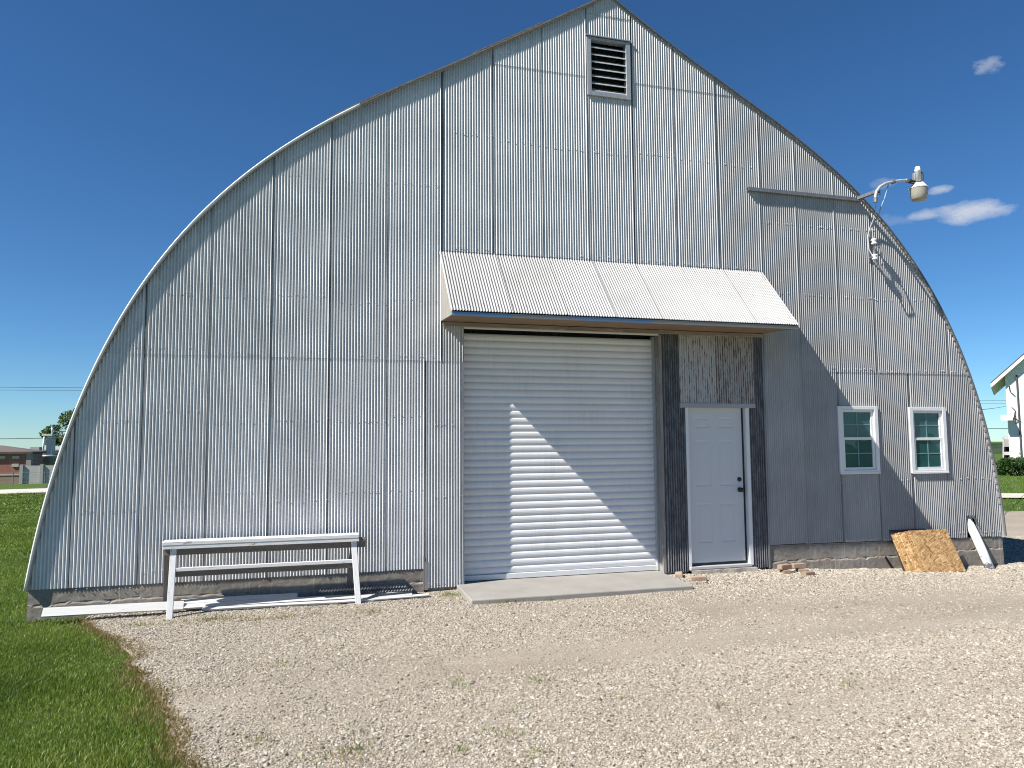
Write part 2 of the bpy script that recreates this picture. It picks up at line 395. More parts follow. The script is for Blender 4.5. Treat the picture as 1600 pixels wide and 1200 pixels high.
def lawn_points(N, xr, yr, dmin, dmax):
    x = rng.uniform(*xr, N); y = rng.uniform(*yr, N); z = gz(x, y)-.03
    px, py, dd = proj(np.stack([x, y, z], -1))
    ok = (dd > dmin) & (dd < dmax) & (px > -90) & (px < 700) & (py < 1300)
    e = edge_x(np.minimum(y, 0)); inside = np.where(y < 0, x < e+.03+.05*np.abs(rng.normal(size=N)), x < -7.50)
    return x[ok & inside], y[ok & inside], z[ok & inside]
gx, gy, gzv, gh, gw = [], [], [], [], []
for N, xr, yr, d0, d1, h, wd in [(420000, (-10, -4.5), (-6, .5), 2, 7.2, (.025, .062), .0036), (230000, (-12.5, -5.8), (-4, 6), 7.2, 12, (.028, .062), .006),
                                 (220000, (-20, -7), (0, 18), 12, 24, (.04, .085), .012), (160000, (-36, -7), (8, 46), 24, 55, (.05, .10), .03)]:
    a, b, c_ = lawn_points(N, xr, yr, d0, d1); n = len(a)
    cl = .75+.35*vnoise(a, b, 2.2, 5)
    gx.append(a); gy.append(b); gzv.append(c_); gh.append(rng.uniform(*h, n)*cl); gw.append(np.full(n, wd)*rng.uniform(.7, 1.3, n))
gx, gy, gzv, gh, gw = map(np.concatenate, (gx, gy, gzv, gh, gw))
tone = np.clip(.56+.22*vnoise(gx, gy, .9, 7)+.16*vnoise(gx, gy, 3.1, 8)+rng.normal(0, .14, len(gx)), .17, 1)
de = np.where(gy < 0, edge_x(np.minimum(gy, 0))-gx, 9)
dry = (de < rng.uniform(0, .27, len(gx))*(.55+.6*vnoise(gx, gy, 4, 4)+.3)) | (rng.random(len(gx)) < .02)
tone[dry] = rng.uniform(0, .13, dry.sum()); gh[dry] *= .7
print('blades', len(gx))
grass = blades('grass', gx, gy, gzv, gh, gw, tone, GRASS, .75, 3); tag(grass, 'mown green lawn left of the barn with straw coloured edge', 'grass', kind='stuff')
# dry thatch straggling over the gravel edge and weeds in the yard
def patch(cx, cy, rx, ry, n): return rng.normal(cx, rx, n), rng.normal(cy, ry, n)
wx, wy, wh, wtn = [], [], [], []
n = 5200; yy = -rng.uniform(.2, 6, n); xx = edge_x(yy)+np.abs(rng.normal(0, .09, n))*(.7+.6*vnoise(yy, yy*.3, 2.5, 6)); wx.append(xx); wy.append(yy); wh.append(rng.uniform(.01, .035, n)); wtn.append(rng.uniform(0, .13, n))
for (px, py, rx, ry, n, green) in [(703, 930, .07, .05, 260, .8), (790, 942, .15, .03, 220, .6), (855, 937, .06, .03, 90, .6), (330, 968, .20, .05, 420, .35), (420, 966, .35, .05, 500, .15), (575, 957, .10, .05, 260, .25),
                            (712, 1063, .035, .05, 60, .9), (740, 1078, .05, .06, 50, .6), (775, 1147, .10, .05, 110, .7), (790, 1110, .04, .03, 40, .7), (838, 1064, .03, .03, 40, .8), (540, 1180, .12, .08, 200, .3),
                            (560, 1170, .05, .05, 90, .6), (562, 1143, .03, .03, 40, .6), (713, 1175, .05, .04, 60, .7), (835, 1178, .06, .04, 60, .5), (405, 1155, .06, .05, 90, .3), (1325, 1068, .04, .03, 40, .9), (1130, 1100, .05, .03, 40, .4),
                            (220, 975, .12, .04, 130, .7), (430, 1040, .12, .1, 110, .15), (680, 1040, .1, .1, 70, .2), (1140, 1150, .06, .04, 40, .4), (960, 1090, .05, .04, 40, .5)]:
    n = int(n*.6); P = hit(px, py); a, b = patch(P[0], P[1], rx, ry, n); b = np.minimum(b, -.02); wx.append(a); wy.append(b); wh.append(rng.uniform(.012, .05, n))
    wtn.append(np.where(rng.random(n) < green, rng.uniform(.3, 1, n), rng.uniform(0, .13, n)))
wx, wy, wh, wtn = map(np.concatenate, (wx, wy, wh, wtn))
weeds = blades('weeds', wx, wy, yard_z(wx, wy)-.002, wh, np.full(len(wx), .005), wtn, GRASS, 1.6, 9)
tag(weeds, 'small weeds and straw coloured thatch scattered over the gravel', 'weeds', kind='stuff')

# ================================================================== THE BARN
P_RIB, A_RIB, A_AWN = .0335, .0102, .0076
def half(side, q, th): 
    r = np.polyval(q, th); return np.stack([-.996+side*r*np.cos(th), 1.0+r*np.sin(th)], -1)
TH = np.linspace(-.1362, math.pi/2, 90)
OUT_L = half(-1, [-.45851, 1.69251, -1.17173, -.85822, 1.37089, -1.3254, 6.34501], TH)
OUT_R = half(1, [.275, -.07911, -.669, .96605, -.97631, 6.08288], TH)
OUT_L[-1] = OUT_R[-1] = (-.996, 7.484)
OUTLINE = np.concatenate([OUT_L, OUT_R[::-1][1:]])          # left foot -> ridge -> right foot
def offset(P, d):
    t = np.gradient(P, axis=0); n = np.stack([-t[:,1], t[:,0]], -1); n /= np.linalg.norm(n, axis=1)[:, None]
    Q = P+n*d; return Q
INN = offset(OUTLINE, -.022)
_o = np.argsort(INN[:,0]); 
def top_z(x): return np.interp(x, INN[_o,0], INN[_o,1], left=-1, right=-1)

barn = thing('quonset_barn', 'large arched barn clad in silver corrugated steel with white roll-up door', 'barn', (-1, 0, 0))

SIDING = galv_mat('painted_corrugated_steel', (.69, .69, .69), .05, .5, .15, fine=False)
GALV = galv_mat('galvanized_steel', (.45, .46, .47), .6, .42, .25)
GALV_DULL = galv_mat('dull_galvanized_trim', (.40, .42, .44), .45, .5, .35)

class Corr:
    """one sheet-metal wall made of real corrugations, laps, nail heads"""
    def __init__(s): s.mb = MB(); s.tone = []
    def panel(s, x0, x1, zb, zt, y0=0.0, tone=.5, lap=True, lapl=.004, rows=.16, amp=A_RIB, seed=0, dirt=1.25):
        n = max(2, int(round((x1-x0)/(P_RIB/8)))); xs = np.linspace(x0, x1, n+1)
        base = len(s.mb.v); cols = []
        for x in xs:
            top = min(zt, float(top_z(x))) if zt is not None else float(top_z(x))
            cols.append((x, zb, max(top, zb)))
        H = max(c[2]-c[1] for c in cols)
        if H <= .01: return
        m = max(2, int(H/rows))
        for x, b, t in cols:
            e = (x1-x)/(P_RIB*1.3)
            for j in range(m+1):
                z = b+(t-b)*j/m
                ir = noise.noise((x*7, z*1.1, seed*3.1)); big = noise.noise((x*1.2+9, z*.7, 4.4))
                y = y0-amp*(1+.12*ir)*math.cos(2*math.pi*(x+.0007*ir)/P_RIB)+.004*big
                if lap and e < 1: y -= (1-e)**1.5*(lapl+.0045*max(0, noise.noise((x0*3, z*1.7, 1.2))+.25))
                tn = tone
                if lap and x-x0 < .034: y += .006*min(1, (.034-(x-x0))/.012)
                if lap and x-x0 < .030: tn -= dirt*max(0, min(1, .75+1.1*noise.noise((x0*5, z*1.4, 6))))  # darker tone painted along each lap, standing in for the shade of its gap
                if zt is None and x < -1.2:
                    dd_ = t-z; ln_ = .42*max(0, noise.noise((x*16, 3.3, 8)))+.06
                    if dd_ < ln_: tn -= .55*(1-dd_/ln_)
                s.mb.v.append((x, y, z)); s.tone.append(max(tn, -.62))
        k = m+1; nc = len(cols)
        for i in range(nc-1):
            if cols[i][2]-cols[i][1] < 1e-4 and cols[i+1][2]-cols[i+1][1] < 1e-4: continue
            for j in range(m):
                a = base+i*k+j; s.mb.f.append((a, a+k, a+k+1, a+1))
    def sheet(s, x0, x1, zb, zt, holes=(), **kw):
        """a sheet with rectangular holes (hx0,hx1,hz0,hz1)"""
        hs = [h for h in holes if h[1] > x0+.002 and h[0] < x1-.002 and (zt is None or h[2] < zt) and h[3] > zb]
        cuts = sorted({x0, x1, *[min(max(c, x0), x1) for h in hs for c in h[:2]]})
        for a, b in zip(cuts[:-1], cuts[1:]):
            if b-a < .003: continue
            lap = abs(b-x1) < 1e-6; inh = sorted([h for h in hs if h[0] < (a+b)/2 < h[1]], key=lambda h: h[2])
            z = zb
            for h in inh:
                if h[2] > z+.01: s.panel(a, b, z, h[2], lap=lap, **kw)
                z = h[3]
            if zt is None or zt > z+.01: s.panel(a, b, z, zt, lap=lap, **kw)
    def nails(s, x0, x1, z, y0=0.0, every=4, jit=.008, r=.0058):
        q0 = int(x0/P_RIB)+1
        for q in range(q0, int(x1/P_RIB)):
            if q % every and random.random() > .12: continue
            x = q*P_RIB if random.random() < .85 else q*P_RIB+.008; zz = z+random.uniform(-jit, jit)
            if zz > top_z(x)-.03: continue
            b = len(s.mb.v); y = y0-A_RIB-.0005
            for rr, yy in ((r, .002), (r*.7, -.005)):
                for t in range(6): s.mb.v.append((x+rr*math.cos(t*math.pi/3), y+yy, zz+rr*math.sin(t*math.pi/3))); s.tone.append(.6)
            for t in range(6):
                u = (t+1) % 6; s.mb.f.append((b+t, b+6+t, b+6+u, b+u)[::-1])
            s.mb.f.append(tuple(b+6+t for t in range(6)))

WIN1 = (2.36, 2.985, 1.125, 2.035); WIN2 = (3.575, 4.185, 1.11, 2.025)
PIPEHOLE = (4.515, 4.655, .12, .46)
cs = Corr(); rt = random.Random(5)
LX = [-7.52, -7.115, -6.475, -5.834, -5.193, -4.553, -3.893, -3.245]
for a, b in zip(LX[:-1], LX[1:]):
    T_ = lambda: rt.uniform(.72, .98)
    s0 = a-.014
    if b > -3.3:
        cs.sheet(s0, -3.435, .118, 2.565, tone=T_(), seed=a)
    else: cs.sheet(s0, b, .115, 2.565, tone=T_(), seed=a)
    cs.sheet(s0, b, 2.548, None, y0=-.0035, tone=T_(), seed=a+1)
    for z in (.165, .98, 1.86): cs.nails(max(a, -7.4), min(b, -3.45), z+rt.uniform(-.09, .09), every=rt.choice((3, 4, 4)))
    for z in (2.60, 3.25, 4.70): cs.nails(max(a, -7.4), b, z+rt.uniform(-.05, .05), y0=-.0035, every=rt.choice((3, 4, 5)))
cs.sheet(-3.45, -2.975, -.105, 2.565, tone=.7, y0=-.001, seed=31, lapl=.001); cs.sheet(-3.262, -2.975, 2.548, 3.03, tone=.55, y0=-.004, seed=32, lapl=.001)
for z in (-.05, .95, 1.8, 2.6): cs.nails(-3.44, -2.98, z, every=3)
MX = [-3.245, -2.593, -1.949, -1.338, -.690, -.075, .560, 1.204]
for a, b in zip(MX[:-1], MX[1:]):
    s0 = a-.014 if a > -3.2 else a+.012
    top = 6.345 if a > -2.7 else None
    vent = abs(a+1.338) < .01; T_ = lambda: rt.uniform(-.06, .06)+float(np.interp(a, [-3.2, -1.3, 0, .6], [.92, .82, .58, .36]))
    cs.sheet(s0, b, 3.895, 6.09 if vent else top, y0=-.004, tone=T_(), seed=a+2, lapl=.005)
    if vent:
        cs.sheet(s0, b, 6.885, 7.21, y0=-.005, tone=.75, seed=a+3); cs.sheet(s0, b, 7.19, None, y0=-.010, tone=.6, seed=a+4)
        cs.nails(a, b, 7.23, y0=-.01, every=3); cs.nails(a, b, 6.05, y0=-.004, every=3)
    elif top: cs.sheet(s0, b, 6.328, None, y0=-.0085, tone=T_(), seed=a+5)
    for z in (3.95, 5.36): cs.nails(a, b, z+rt.uniform(-.03, .03), y0=-.0045, every=rt.choice((3, 4)))
RX = [1.165, 1.775, 2.414, 3.035, 3.648, 4.310, 4.93, 5.20]
for a, b in zip(RX[:-1], RX[1:]):
    s0 = a-.014 if a > 1.2 else a
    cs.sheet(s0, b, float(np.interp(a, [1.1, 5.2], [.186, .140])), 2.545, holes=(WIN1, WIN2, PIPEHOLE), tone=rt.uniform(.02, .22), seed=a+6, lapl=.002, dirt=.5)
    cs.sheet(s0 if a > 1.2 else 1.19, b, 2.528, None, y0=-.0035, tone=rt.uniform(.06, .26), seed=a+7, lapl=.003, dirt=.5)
    for z in (.225, 1.0): cs.nails(a, b, z+rt.uniform(-.02, .02), every=4)
    for z in (2.575, 3.6, 4.6): cs.nails(a, b, z+rt.uniform(-.02, .02), y0=-.0035, every=4)
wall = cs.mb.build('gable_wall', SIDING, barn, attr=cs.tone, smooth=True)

# roof shell: the arch runs back 24 m
def arch_shell(outer, inner, y0, y1, name, mat, parent, nseg=1):
    m = MB(); n = len(outer)
    ys = np.linspace(y0, y1, nseg+1)
    for y in ys:
        for p in outer: m.v.append((p[0], y, p[1]))
    for y in ys:
        for p in inner: m.v.append((p[0], y, p[1]))
    off = n*(nseg+1)
    for k in range(nseg):
        for i in range(n-1):
            a = k*n+i; m.f.append((a, a+1, a+n+1, a+n)); b = off+k*n+i; m.f.append((b, b+n, b+n+1, b+1))
    for i in range(n-1):
        m.f.append((i, off+i, off+i+1, i+1)); e = nseg*n+i; m.f.append((e, e+1, off+e+1, off+e))
    for i in (0, n-1):
        for k in range(nseg): m.f.append((k*n+i, off+k*n+i, off+(k+1)*n+i, (k+1)*n+i))
    return m.build(name, mat, parent)
k = NT('roof_steel'); xyz = k.xyz()
k.col(k.mix(k.ramp(k.noise(.8, 5), [(.4, 0.0), (.7, 1.0)]), (.52, .53, .54), (.38, .35, .32))).set(rough=.48, metal=.5)
k.bump(k.math('SINE', k.math('MULTIPLY', xyz[1], 2*math.pi/.068)), .008, 1.0); ROOFM = k.m
arch_shell(offset(OUTLINE, .000), offset(OUTLINE, -.02), -.030, 24, 'roof', ROOFM, barn, 4)
# rolled edge trims along the front of the arch
WHITE_EDGE = paint_mat('white_edge_paint', (0.702, 0.702, 0.684), .45, (.4, .38, .35), .4)
RUST_EDGE = wood_mat('weathered_edge', (.115, .095, .08), (.21, .19, .175), 'x', .8)
def edge_trim(P, name, mat, lo=-.016, hi=.008, y0=-.052, y1=-.028, bevel=.003):
    return arch_shell(offset(P, hi), offset(P, lo), y0, y1, name, mat, barn)
m = MB(); m.tube([(p[0], -.041, p[1]) for p in offset(OUT_L[:58], .002)], .013, 10); o_ = m.build('roof_edge', WHITE_EDGE, barn, smooth=True); o_['label'] = 'white painted roof edge on the left of the arch'
o_ = edge_trim(OUT_L[57:], 'roof_edge', RUST_EDGE, -.010, .010, -.052); o_['label'] = 'weathered brown roof edge rising to the ridge'
o_ = edge_trim(OUT_R[::-1], 'roof_edge', GALV_DULL, -.010, .006, -.047)
# scalloped ends of the roof sheets showing below the right-hand edge
m = MB()
T = np.linspace(4, 84, 96)
for q in T:
    i = int(q); p = OUT_R[i]*(1-(q-i))+OUT_R[i+1]*(q-i); t = OUT_R[min(i+1, 89)]-OUT_R[i-1]; t /= np.linalg.norm(t); nn = np.array([-t[1], t[0]])
    if nn[0]*-1 > 0: pass
    c = p+nn*.022 if (p+nn*.022-np.array([-1, 2.5])).dot(p-np.array([-1, 2.5])) < (p-np.array([-1, 2.5])).dot(p-np.array([-1, 2.5])) else p-nn*.022
    m.obox((c[0], -.022, c[1]), (t[0]*.017, 0, t[1]*.017), (0, .012, 0), (nn[0]*.011, 0, nn[1]*.011))
m.build('sheet_end', galv_mat('sheet_end_metal', (.55, .56, .57), .4, .45), barn, attr=[.4]*len(m.v))['kind'] = 'stuff'
# loose flashing laid over the roof edge
for a, b in ((53, 61), (72, 82)):
    P = offset(OUT_L[a:b], .022); arch_shell(offset(P, .012), P, -.03, .5, 'roof_flashing', RUST_EDGE, barn)
# back wall
k = NT('back_wall_steel'); xyz = k.xyz(); k.col((.5, .51, .52)).set(rough=.45, metal=.5); k.bump(k.math('SINE', k.math('MULTIPLY', xyz[0], 2*math.pi/.068)), .01, 1)
m = MB(); m.prism([(p[0], 23.9, p[1]) for p in offset(OUTLINE, -.03)[::3]], (0, -.05, 0)); m.build('back_wall', k.m, barn)

# ---- foundation
k = NT('weathered_concrete')
n1 = k.noise(1.5, 6, .65); n2 = k.noise(14, 6, .7); dr = k.noise(1.0, 5, .7, stretch=(26, 26, 1.1)); dm = k.noise(.55, 3, .5, stretch=(1, 1, .01)); n5 = k.noise(4, 5, .7, stretch=(.7, 1, 2.2))
c = k.mix(k.ramp(n1, [(.36, 0.0), (.64, 1.0)]), (0.211, 0.189, 0.163), (0.317, 0.295, 0.26))
c = k.mix(k.ramp(n5, [(.45, 0.0), (.68, .7)]), c, (.29, .225, .17))
c = k.mix(k.ramp(n2, [(.35, .5), (.52, 0.0)]), c, (.11, .098, .085))
drip = k.math('MULTIPLY', k.ramp(dr, [(.56, 0.0), (.66, .75)]), k.ramp(dm, [(.44, 0.0), (.56, 1.0)]))
c = k.mix(drip, c, (.46, .47, .46))
k.col(c).set(rough=.9, spec=.2); k.bump(k.math('ADD', n2, k.noise(60, 4, .7)), .003, .7); CONC = k.m
def concrete_face(x0, x1, zt, zb, yf, m):
    ztf = zt; nx = int((x1-x0)/.02)+1; nzv = int((ztf(x0)-zb)/.012)+1; b = len(m.v)
    for i in range(nx+1):
        x = x0+(x1-x0)*i/nx; zt = ztf(x); m.v.append((x, yf+.08, zt))
        joint = -.045+.012*math.sin(x*1.7)+.02*noise.noise((x*5, 3, 1))
        for j in range(nzv+1):
            z = zb+(zt-zb)*j/nzv
            y = yf-.005*noise.noise((x*2, z*4, 7))-.002*noise.noise((x*17, z*19, 2))
            if z < joint: y -= .007
            rag = noise.noise((x*9, 11, 2))
            if abs(z-joint) < .009+.016*max(0, rag): y += .02*max(0, rag+.15)
            if z > zt-.02: y += .004
            m.v.append((x, y, z))
    kk = nzv+2
    for i in range(nx):
        a = b+i*kk; m.f.append((a, a+kk-1, a+2*kk-1, a+kk))
        for j in range(1, nzv+1): a = b+i*kk+j; m.f.append((a, a+kk, a+kk+1, a+1))
m = MB(); concrete_face(-7.475, -3.44, lambda x: .113, -.45, .004, m); concrete_face(1.16, 5.155, lambda x: float(np.interp(x, [1.16, 5.2], [.185, .140]))-.006, -.5, .004, m)
m.box((-7.474, .06, -.6), (-7.25, 24, .115)); m.box((4.95, .06, -.6), (5.154, 24, .14)); m.box((-7.2, .065, -.6), (-3.4, .3, .13)); m.box((1.14, .065, -.6), (4.9, .3, .10)); m.box((-7.2, 23.7, -.8), (4.9, 23.95, .14))
m.add([(-7.475, .004, -.45), (-7.475, .004, .113), (-7.475, .07, .113), (-7.475, .07, -.45)], [(0, 1, 2, 3)])
m.add([(5.155, .004, -.5), (5.155, .004, .135), (5.155, .07, .135), (5.155, .07, -.5)], [(0, 3, 2, 1)])
# low concrete below the cladding beside the doors
m.box((-3.39, .02, -.4), (-2.95, .06, -.08)); m.box((-.33, .02, -.4), (-.03, .06, -.09)); m.box((.93, .03, -.4), (1.13, .06, -.10))
m.build('foundation', CONC, barn)
m = MB(); m.box((-3.452, -.012, -.125), (-3.437, .028, .26)); m.box((-3.437, -.010, -.125), (-3.395, -.0065, .20)); 
m.build('corner_trim', GALV, barn, attr=[.6]*len(m.v))

# ---- weathered panels round the doors
def worn_mat(name, light, dark, brown, lo, hi, brownamt, bt=.55):
    k = NT(name); xyz = k.xyz(); ph = k.math('SINE', k.math('MULTIPLY', xyz[0], 2*math.pi/P_RIB))
    cr = k.math('COSINE', k.math('MULTIPLY', xyz[0], 2*math.pi/P_RIB))           # +1 on the crest of a rib
    n = k.noise(5, 7, .72, stretch=(3, 3, .8)); n2 = k.noise(2.2, 5, .65); n3 = k.noise(6, 6, .7, stretch=(5, 1, 1.0)); fine = k.noise(55, 5, .75, stretch=(1, 1, .4))
    f = k.math('ADD', n, k.math('MULTIPLY', cr, -.06)); f = k.math('ADD', f, k.math('MULTIPLY', k.math('SUBTRACT', fine, .5), .42))
    c = k.mix(k.ramp(f, [(lo, 0.0), (hi, 1.0)]), light, dark)
    g = k.math('ADD', n3, k.math('MULTIPLY', cr, -.10)); g = k.math('ADD', g, k.math('MULTIPLY', k.math('SUBTRACT', fine, .5), .3))
    c = k.mix(k.math('MULTIPLY', k.ramp(g, [(bt, 0.0), (bt+.09, 1.0)]), brownamt), c, brown)
    k.col(c).set(rough=.62, metal=.15); k.bump(fine, .002, .6); return k.m
DARKW = worn_mat('blackened_steel', (.26, .265, .28), (.070, .075, .086), (.12, .095, .075), .24, .60, .5)
RUSTW = worn_mat('rust_streaked_steel', (.52, .51, .50), (.22, .19, .165), (.12, .088, .068), .58, .80, .85, .55)
RUSTH = worn_mat('heavy_rust_steel', (.44, .42, .40), (.19, .16, .135), (.105, .075, .058), .52, .76, .85, .50)
def corr_part(name, mat, x0, x1, zb, zt, y0, parent=barn, amp=A_RIB, seed=0):
    c = Corr(); c.panel(x0, x1, zb, zt, y0=y0, lap=False, amp=amp, seed=seed, rows=.1); return c.mb.build(name, mat, parent, attr=[.5]*len(c.mb.v), smooth=True)
o_ = corr_part('weathered_cladding', DARKW, -.325, -.018, -.095, 2.985, -.004, seed=3); o_['label'] = 'blackened corrugated cladding between the two doors'
o_ = corr_part('weathered_cladding', DARKW, .935, 1.165, -.10, 3.0, -.002, seed=4); o_['label'] = 'blackened corrugated cladding right of the entry door'
o_ = corr_part('weathered_cladding', RUSTW, -.10, .445, 2.02, 2.985, -.020, seed=5); o_['label'] = 'rust flecked corrugated panel over the entry door'
o_ = corr_part('weathered_cladding', RUSTH, .45, 1.02, 2.018, 2.985, -.024, seed=6); o_['label'] = 'heavily rust streaked corrugated panel over the entry door'
m = MB(); m.box((-.10, -.034, 2.010), (1.022, -.006, 2.07)); o_ = m.build('panel_trim', paint_mat('grey_trim', (.33, .34, .36), .5), barn, .002)
m = MB(); m.box((1.163, -.016, -.11), (1.183, .02, 3.0)); m.build('corner_trim', GALV_DULL, barn, attr=[.4]*len(m.v))

# ---- roll-up door
WDOOR = paint_mat('white_enamel', (0.689, 0.689, 0.693), .36, (.40, .39, .37), .38, 2.0, True, .0002)
DX0, DX1, DZ0, DZ1, DY = -2.99, -.372, -.075, 2.925, .165
m = MB(); NS = 34; H = (DZ1-DZ0-.06)/NS; prof = []
for s_ in range(NS):
    z0 = DZ0+.06+s_*H
    for t, d in ((0, .0), (.06, .0), (.13, .006), (.28, .0115), (.5, .0135), (.72, .0115), (.87, .006), (.94, .0)): prof.append((z0+t*H, DY-d))
xs_ = np.linspace(DX0, DX1, 30)
for x in xs_:
    for z, y in prof: m.v.append((x, y+.0035*noise.noise((x*.9, z*.7, 3)), z))
kk = len(prof)
for i in range(len(xs_)-1):
    for j in range(kk-1): a = i*kk+j; m.f.append((a, a+kk, a+kk+1, a+1))
door = m.build('roll_up_door', WDOOR, barn, smooth=False); door['label'] = 'white roll-up door of narrow horizontal slats'
m = MB(); m.box((DX0, DY-.03, DZ0-.004), (DX1, DY+.012, DZ0+.058)); m.build('bottom_bar', WDOOR, door, .004)
m = MB(); m.box((DX0-.02, DY+.1, DZ0-.1), (DX1+.02, DY+.14, 3.1)); m.build('door_backing', paint_mat('dark_backing', (.02, .02, .02), .9), barn)
JAMB = wood_mat('weathered_jamb', (.33, .32, .30), (.17, .15, .13), 'z', .8, ((.42, .41, .39), .60))
m = MB(); m.box((-.372, .004, -.10), (-.327, .26, 3.02)); o_ = m.build('door_jamb', JAMB, barn, .003)
m = MB(); m.box((-3.04, .012, -.10), (-2.992, .26, 3.02)); m.build('door_jamb', JAMB, barn, .003)
m = MB(); m.box((-2.991, -.012, -.10), (-2.965, .012, 3.02)); m.build('corner_trim', GALV, barn, .002, attr=[.4]*8)
m = MB(); m.box((-.400, DY-.05, -.08), (-.3725, DY+.02, 2.95)); m.build('door_track', paint_mat('track_steel', (.38, .39, .40), .45), barn, .002)

# ---- entry door
EDOOR = paint_mat('white_door_paint', (0.588, 0.601, 0.617), .42, (.5, .5, .5), .15, 3, False, .0002)
ex0, ex1, ez0, ez1, ey = .030, .846, -.003, 2.016, .045
m = MB(); ew, eh = ex1-ex0, ez1-ez0
cx = [0, .14, .42, .57, .85, 1]; czs = [0, .125, .378, .487, .785, .865, .935, 1]
def rect(x0, x1, z0, z1, y): return [(x0, y, z0), (x1, y, z0), (x1, y, z1), (x0, y, z1)]
for i in range(5):
    for j in range(7):
        x0, x1, z0, z1 = ex0+cx[i]*ew, ex0+cx[i+1]*ew, ez0+czs[j]*eh, ez0+czs[j+1]*eh
        if i in (1, 3) and j in (1, 3, 5):
            rs = [rect(x0, x1, z0, z1, ey), rect(x0+.012, x1-.012, z0+.012, z1-.012, ey+.005), rect(x0+.020, x1-.020, z0+.020, z1-.020, ey+.005), rect(x0+.045, x1-.045, z0+.045 if z1-z0 > .2 else z0+.035, z1-.045 if z1-z0 > .2 else z1-.035, ey+.002)]
            b = len(m.v)
            for q in rs: m.v += q
            for q in range(3):
                for e in range(4): m.f.append((b+q*4+e, b+q*4+(e+1)%4, b+q*4+4+(e+1)%4, b+q*4+4+e))
            m.f.append(tuple(b+12+e for e in range(4)))
        else: m.add(rect(x0, x1, z0, z1, ey), [(0, 1, 2, 3)])
m.box((ex0, ey+.012, ez0), (ex1, ey+.05, ez1))
m.add(rect(ex0, ex1, ez0, ez1, ey)+rect(ex0, ex1, ez0, ez1, ey+.013), [(0, 4, 5, 1), (1, 5, 6, 2), (2, 6, 7, 3), (3, 7, 4, 0)])
ed = m.build('entry_door', EDOOR, barn); ed['label'] = 'white six panel entry door with black knob'
BLK = paint_mat('black_hardware', (.012, .012, .013), .35, (.03, .03, .03), .2)
for z, nm, pr in ((.925, 'knob', [(.032, 0), (.032, .008), (.014, .012), (.012, .035), (.026, .042), (.031, .056), (.026, .068), (.008, .072)]), (1.062, 'deadbolt', [(.030, 0), (.030, .010), (.024, .018), (.006, .020)])):
    m = MB(); m.lathe(pr, (.790, ey, z), 18, (0, -1, 0)); m.build(nm, BLK, ed, smooth=True)
WTRIM = paint_mat('white_vinyl', (0.72, 0.725, 0.729), .4, (.5, .48, .45), .2, 3)
m = MB(); m.box((-.016, -.012, -.075), (.026, .10, 2.012)); m.box((.878, -.014, -.062), (.932, .10, 2.012)); m.box((.027, .0, 2.020), (.877, .1, 2.05)); m.build('door_frame', WTRIM, barn, .003)
m = MB(); m.box((.847, ey+.006, -.03), (.8775, ey+.05, 2.019)); m.box((.026, ey+.004, -.038), (.8775, ey+.05, -.004)); m.build('weather_strip', BLK, barn)
m = MB(); m.box((.0, -.03, -.075), (.90, .095, -.039)); m.build('threshold', paint_mat('aluminium_sill', (.45, .46, .47), .4), barn, .004)

# ---- windows
k = NT('window_glass'); k.col(k.mix(k.ramp(k.noise(1.4, 3), [(.4, 0.0), (.65, 1.0)]), (.016, .072, .080), (.024, .095, .092))).set(rough=.03, spec=.6); k.bump(k.noise(1.7, 2, .5), .02, .5)
GLASS = k.m
MUNT = paint_mat('muntin_grey', (.14, .25, .26), .5, (.12, .22, .22), .1)
def window(x0, x1, z0, z1, lab):
    f = MB(); w_ = .040
    f.box((x0-.022, -.030, z0-.012), (x0+w_, .03, z1+.012)); f.box((x1-w_, -.030, z0-.012), (x1+.022, .03, z1+.012))
    f.box((x0+w_, -.0292, z1-w_+.005), (x1-w_, .03, z1+.0118)); f.box((x0+w_, -.0292, z0-.0118), (x1-w_, .03, z0+.030))
    f.box((x0-.020, -.036, z0-.024), (x1+.020, -.0295, z0+.004))
    F = f.build('window', WTRIM, barn, .003); F['label'] = lab
    zm = (z0+z1)/2+.012
    for (a, b, yy, nm) in ((zm-.016, z1-w_+.004, -.004, 'upper'), (z0+.031, zm+.022, -.014, 'lower')):
        s = MB(); q = .042; xa, xb = x0+w_+.001, x1-w_-.001
        s.box((xa, yy, a), (xa+q, .028, b)); s.box((xb-q, yy, a), (xb, .028, b)); s.box((xa+q, yy+.0006, b-.034), (xb-q, .028, b-.0005)); s.box((xa+q, yy+.0006, a), (xb-q, .028, a+.038))
        S = s.build('sash', WTRIM, F, .0025)
        gy_ = yy+.016; gl = MB(); gl.box((xa+q, gy_, a+.038), (xb-q, gy_+.006, b-.034)); G = gl.build('glass_pane', GLASS, F)
        mt = MB(); xm = (xa+xb)/2; zc = (a+.038+b-.034)/2
        mt.box((xm-.008, gy_-.004, a+.038), (xm+.008, gy_-.0005, b-.034)); mt.box((xa+q, gy_-.0046, zc-.008), (xb-q, gy_-.001, zc+.008)); mt.build('muntin', MUNT, F)
    return F
window(*WIN1, 'white framed window half in the awning shadow'); window(*WIN2, 'white framed window in full sun')
m = MB(); m.box((2.2, .12, .95), (4.4, .16, 2.2)); m.build('window_backing', paint_mat('dark_interior', (.01, .012, .012), .9), barn)

